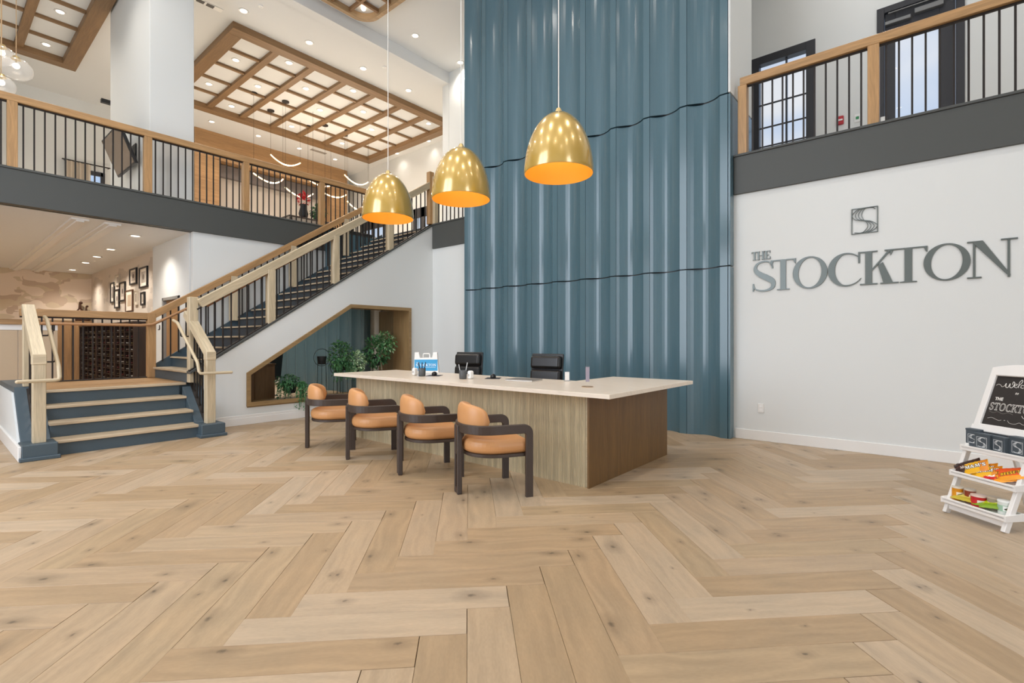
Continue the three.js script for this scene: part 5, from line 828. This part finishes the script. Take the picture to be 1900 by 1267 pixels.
/* wine cabinets and bottles along the picture wall */
{
  const dark = wood(0x3a2a23, 0.4), X0 = 2.9, X1 = 3.22;
  const units = [[-14.55, -12.95], [-16.45, -14.6], [-18.55, -16.5]], names = ['dark wood wine rack full of bottles by the landing railing', 'dark wood wine rack full of bottles in the middle of the row', 'dark wood wine rack full of bottles nearest the papered back wall'];
  const bg = lathe([[0.001, 0], [0.036, 0], [0.037, 0.19], [0.03, 0.215], [0.014, 0.25], [0.0135, 0.3], [0.001, 0.301]], 10).rotateZ(Math.PI / 2).scale(0.85, 1, 1), foil = lathe([[0.001, 0.302], [0.0155, 0.3], [0.0155, 0.25], [0.014, 0.248]], 10).rotateZ(Math.PI / 2).scale(0.85, 1, 1);
  const glassMat = std(0x18231a, 0.15), foils = [std(0x8f897e, 0.3, { metalness: 0.5 }), std(0x561a1f, 0.4), std(0x6e6145, 0.3, { metalness: 0.5 }), std(0xaaa8a2, 0.3)];
  units.forEach(([z0, z1], u) => {
    const zc = (z0 + z1) / 2, t = thing('wine_rack', names[u], 'wine rack', [3.06, 0, zc]), hw = (z1 - z0) / 2;
    mesh('back_panel', box(0.13, 0.16, 0.02, 1.68, -hw, hw, 0.002), dark, t); for (const s of [-1, 1]) mesh('side_panel', box(-0.16, 0.13, 0.02, 1.68, s * hw - (s > 0 ? 0.03 : 0), s * hw + (s > 0 ? 0 : 0.03), 0.002), dark, t);
    mesh('top', box(-0.17, 0.16, 1.68, 1.72, -hw, hw, 0.003), dark, t); mesh('base', box(-0.15, 0.16, 0, 0.06, -hw, hw, 0.003), dark, t);
    const n = 4, rows = 10; for (let k = 1; k < n; k++) mesh('upright', box(-0.15, 0.13, 0.06, 1.68, -hw + k * 2 * hw / n - 0.012, -hw + k * 2 * hw / n + 0.012, 0.002), dark, t);
    for (let j = 0; j < rows; j++) mesh('shelf', box(-0.14, 0.13, 0.20 + j * 0.143, 0.212 + j * 0.143, -hw + 0.03, hw - 0.03, 0.001), dark, t);
    for (let j = 0; j < rows; j++) for (let k = 0; k < n; k++) for (const s of [-0.22, 0.22]) {
      if (u === 0 && s > 0 && (j + k) % 3 === 0) continue; const z = zc - hw + (k + 0.5 + s) * 2 * hw / n, y = 0.213 + j * 0.143 + 0.037;
      const b = thing('wine_bottle', 'dark wine bottle with ' + ['silver', 'red', 'gold', 'white'][(j * 7 + k * 3 + u) % 4] + ' foil in the wine rack ' + ['by the landing railing', 'mid row', 'by the papered back wall'][u], 'bottle', [3.185, y, z], 0, 'bottles in the wine racks'); mesh('bottle_glass', bg, glassMat, b); mesh('foil', foil, foils[(j * 7 + k * 3 + u) % 4], b);
    }
  });
}
/* pictures on the papered wall */
{
  const XP = 3.222, defs = [[242, 255, 497, 529, 1], [260, 275, 494, 535, 1], [223.5, 233.6, 522, 560, 1], [214, 222.5, 536, 573, 1], [234.5, 247.5, 537, 579, 0], [262.7, 270, 541, 567, 1], [251, 256.4, 538, 567, 0], [206.5, 213.5, 523, 563, 2], [215.5, 223, 509, 531, 0]];
  const looks = ['tall black framed print with small dark motif', 'black framed print with grey oval motif', 'black framed print with slim dark figure', 'narrow black framed print of faint lines', 'wide brown framed print of pale hills', 'small black framed print with dark edge', 'slim unframed grey study', 'narrow black edged dark grey print', 'small plain grey study without dark frame'];
  defs.forEach(([p0, p1, q0, q1, k], i) => {
    const a = onX(p0, q0, XP), b = onX(p1, q1, XP), zc = (a.z + b.z) / 2, w = Math.abs(b.z - a.z), cpx = (p0 + p1) / 2, top = onX(cpx, q0 + (q1 - q0) * 0.03, XP).y, bot = onX(cpx, q1 - (q1 - q0) * 0.03, XP).y, h = top - bot;
    const t = thing('picture', looks[i] + ' on the papered wall', 'picture', [XP, bot, zc]), f = k ? 0.035 : 0.02, fm = k ? M.black : i === 4 ? wood(0x6d4a33, 0.5) : std(0xc8bca8, 0.6);
    mesh('frame', [box(-0.03, 0.004, 0, f, -w / 2, w / 2, 0.002), box(-0.03, 0.004, h - f, h, -w / 2, w / 2, 0.002), box(-0.03, 0.004, f, h - f, -w / 2, -w / 2 + f * 1.4, 0.002), box(-0.03, 0.004, f, h - f, w / 2 - f * 1.4, w / 2, 0.002)], fm, t);
    mesh('mount', box(-0.012, -0.002, f, h - f, -w / 2 + f, w / 2 - f, 0), std(0xe9dfd0, 0.7), t);
    mesh('print', box(-0.0135, -0.0115, h * 0.24, h * 0.78, -w * 0.26, w * 0.26, 0), std([0xb9aea2, 0xa79c8f, 0xc9bcae, 0xcfc4b6, 0xbfa98f, 0xb5a898, 0xa09488, 0x958a7e, 0xa89d90][i], 0.7), t);
    if (i < 4) mesh('motif', new THREE.SphereGeometry(1, 14, 10).scale(0.002, h * 0.14, w * 0.12).translate(-0.0135, h * 0.52, 0), std(0x6d6259, 0.8), t);
  });
}
/* bronze figure on the wainscot ledge, things in the upper lounge */
{
  const p = onZ(165, 590, ZBACK + 0.14), t = thing('figurine', 'dark bronze figurine of two birds on the wainscot ledge', 'figurine', [p.x - 0.14, 1.872, p.z]), br = std(0x4a3022, 0.4, { metalness: 0.4 });
  mesh('base', box(-0.16, 0.16, 0, 0.14, -0.08, 0.08, 0.02), br, t); for (const [x, s] of [[-0.06, 1], [0.08, 0.75]]) mesh('bird', [new THREE.SphereGeometry(0.09 * s, 14, 10).scale(1, 1.3, 0.8).translate(x, 0.14 + 0.1 * s, 0), cyl(0.025 * s, 0.04 * s, 0.2 * s, 10).translate(x, 0.14 + 0.27 * s, 0), new THREE.SphereGeometry(0.045 * s, 10, 8).translate(x + 0.02, 0.14 + 0.38 * s, 0)], br, t);
  // television hung on the side of the pier, leaning out
  const tv = thing('television', 'flat television on a tilting bracket on the white pier', 'television', [2.5, 4.45, -11.35]);
  const tvg = new THREE.Group(); tvg.name = 'panel'; tv.add(tvg); tvg.position.set(-0.04, 0, 0); tvg.rotation.z = 0.38;
  mesh('case', new RoundedBoxGeometry(0.05, 0.68, 1.22, 2, 0.012).translate(0, 0.34, 0), M.black, tvg); mesh('screen_face', box(-0.028, -0.0255, 0.03, 0.65, -0.58, 0.58, 0), std(0x8a7663, 0.25), tvg);
  mesh('bracket', [bar(V(0.062, 0.3, 0), V(-0.14, 0.34, 0), 0.12, 0.04), box(0.04, 0.062, 0.15, 0.5, -0.14, 0.14, 0.004)], M.black, tv);
  // sideboard with red flowers and a fern near the balcony edge
  const q = onZ(566, 408, -11.4), sb = thing('low_table', 'low dark table near the balcony railing', 'table', [q.x, UP, -11.4]); mesh('top', box(-0.5, 0.5, 0.36, 0.4, -0.25, 0.25, 0.006), M.frame, sb); for (const x of [-0.44, 0.44]) for (const z of [-0.2, 0.2]) mesh('leg', box(x - 0.025, x + 0.025, 0, 0.36, z - 0.025, z + 0.025, 0.003), M.frame, sb);
  const vs = thing('flower_vase', 'black vase of bright red flowers on the low table', 'vase', [q.x - 0.04, UP + 0.4005, -11.4]); mesh('vase', lathe([[0.001, 0], [0.08, 0], [0.11, 0.14], [0.07, 0.3], [0.085, 0.36], [0.07, 0.36], [0.06, 0.3], [0.001, 0.3]], 24), M.black, vs);
  { const l = []; for (let i = 0; i < 260; i++) { const v = rv(); if (v.length() > 1) continue; l.push({ p: V(v.x * 0.12, 0.48 + v.y * 0.16, v.z * 0.12), d: v.add(V(0, 0.4, 0)), n: V(0, 1, 0).add(rv(0.4)), s: 0.08 }); } mesh('petals', leafSet(l), leafMat(0xc01822), vs); }
  const pf = onZ(584, 405, -11.3), fern = thing('potted_fern', 'small green potted fern beside the red flowers', 'plant', [q.x + 0.34, UP + 0.4005, -11.38]); mesh('pot', lathe([[0.001, 0], [0.07, 0], [0.09, 0.13], [0.08, 0.13], [0.001, 0.11]], 20), M.dark, fern); foliage(fern, V(0, 0.24, 0), 0.16, 0.17, 0.16, 260, 0.09, [GREEN.dark, GREEN.mid]);
}

scene.traverse((o) => { if (o.isMesh) { o.castShadow = true; o.receiveShadow = true; } });
renderer.render(scene, camera);
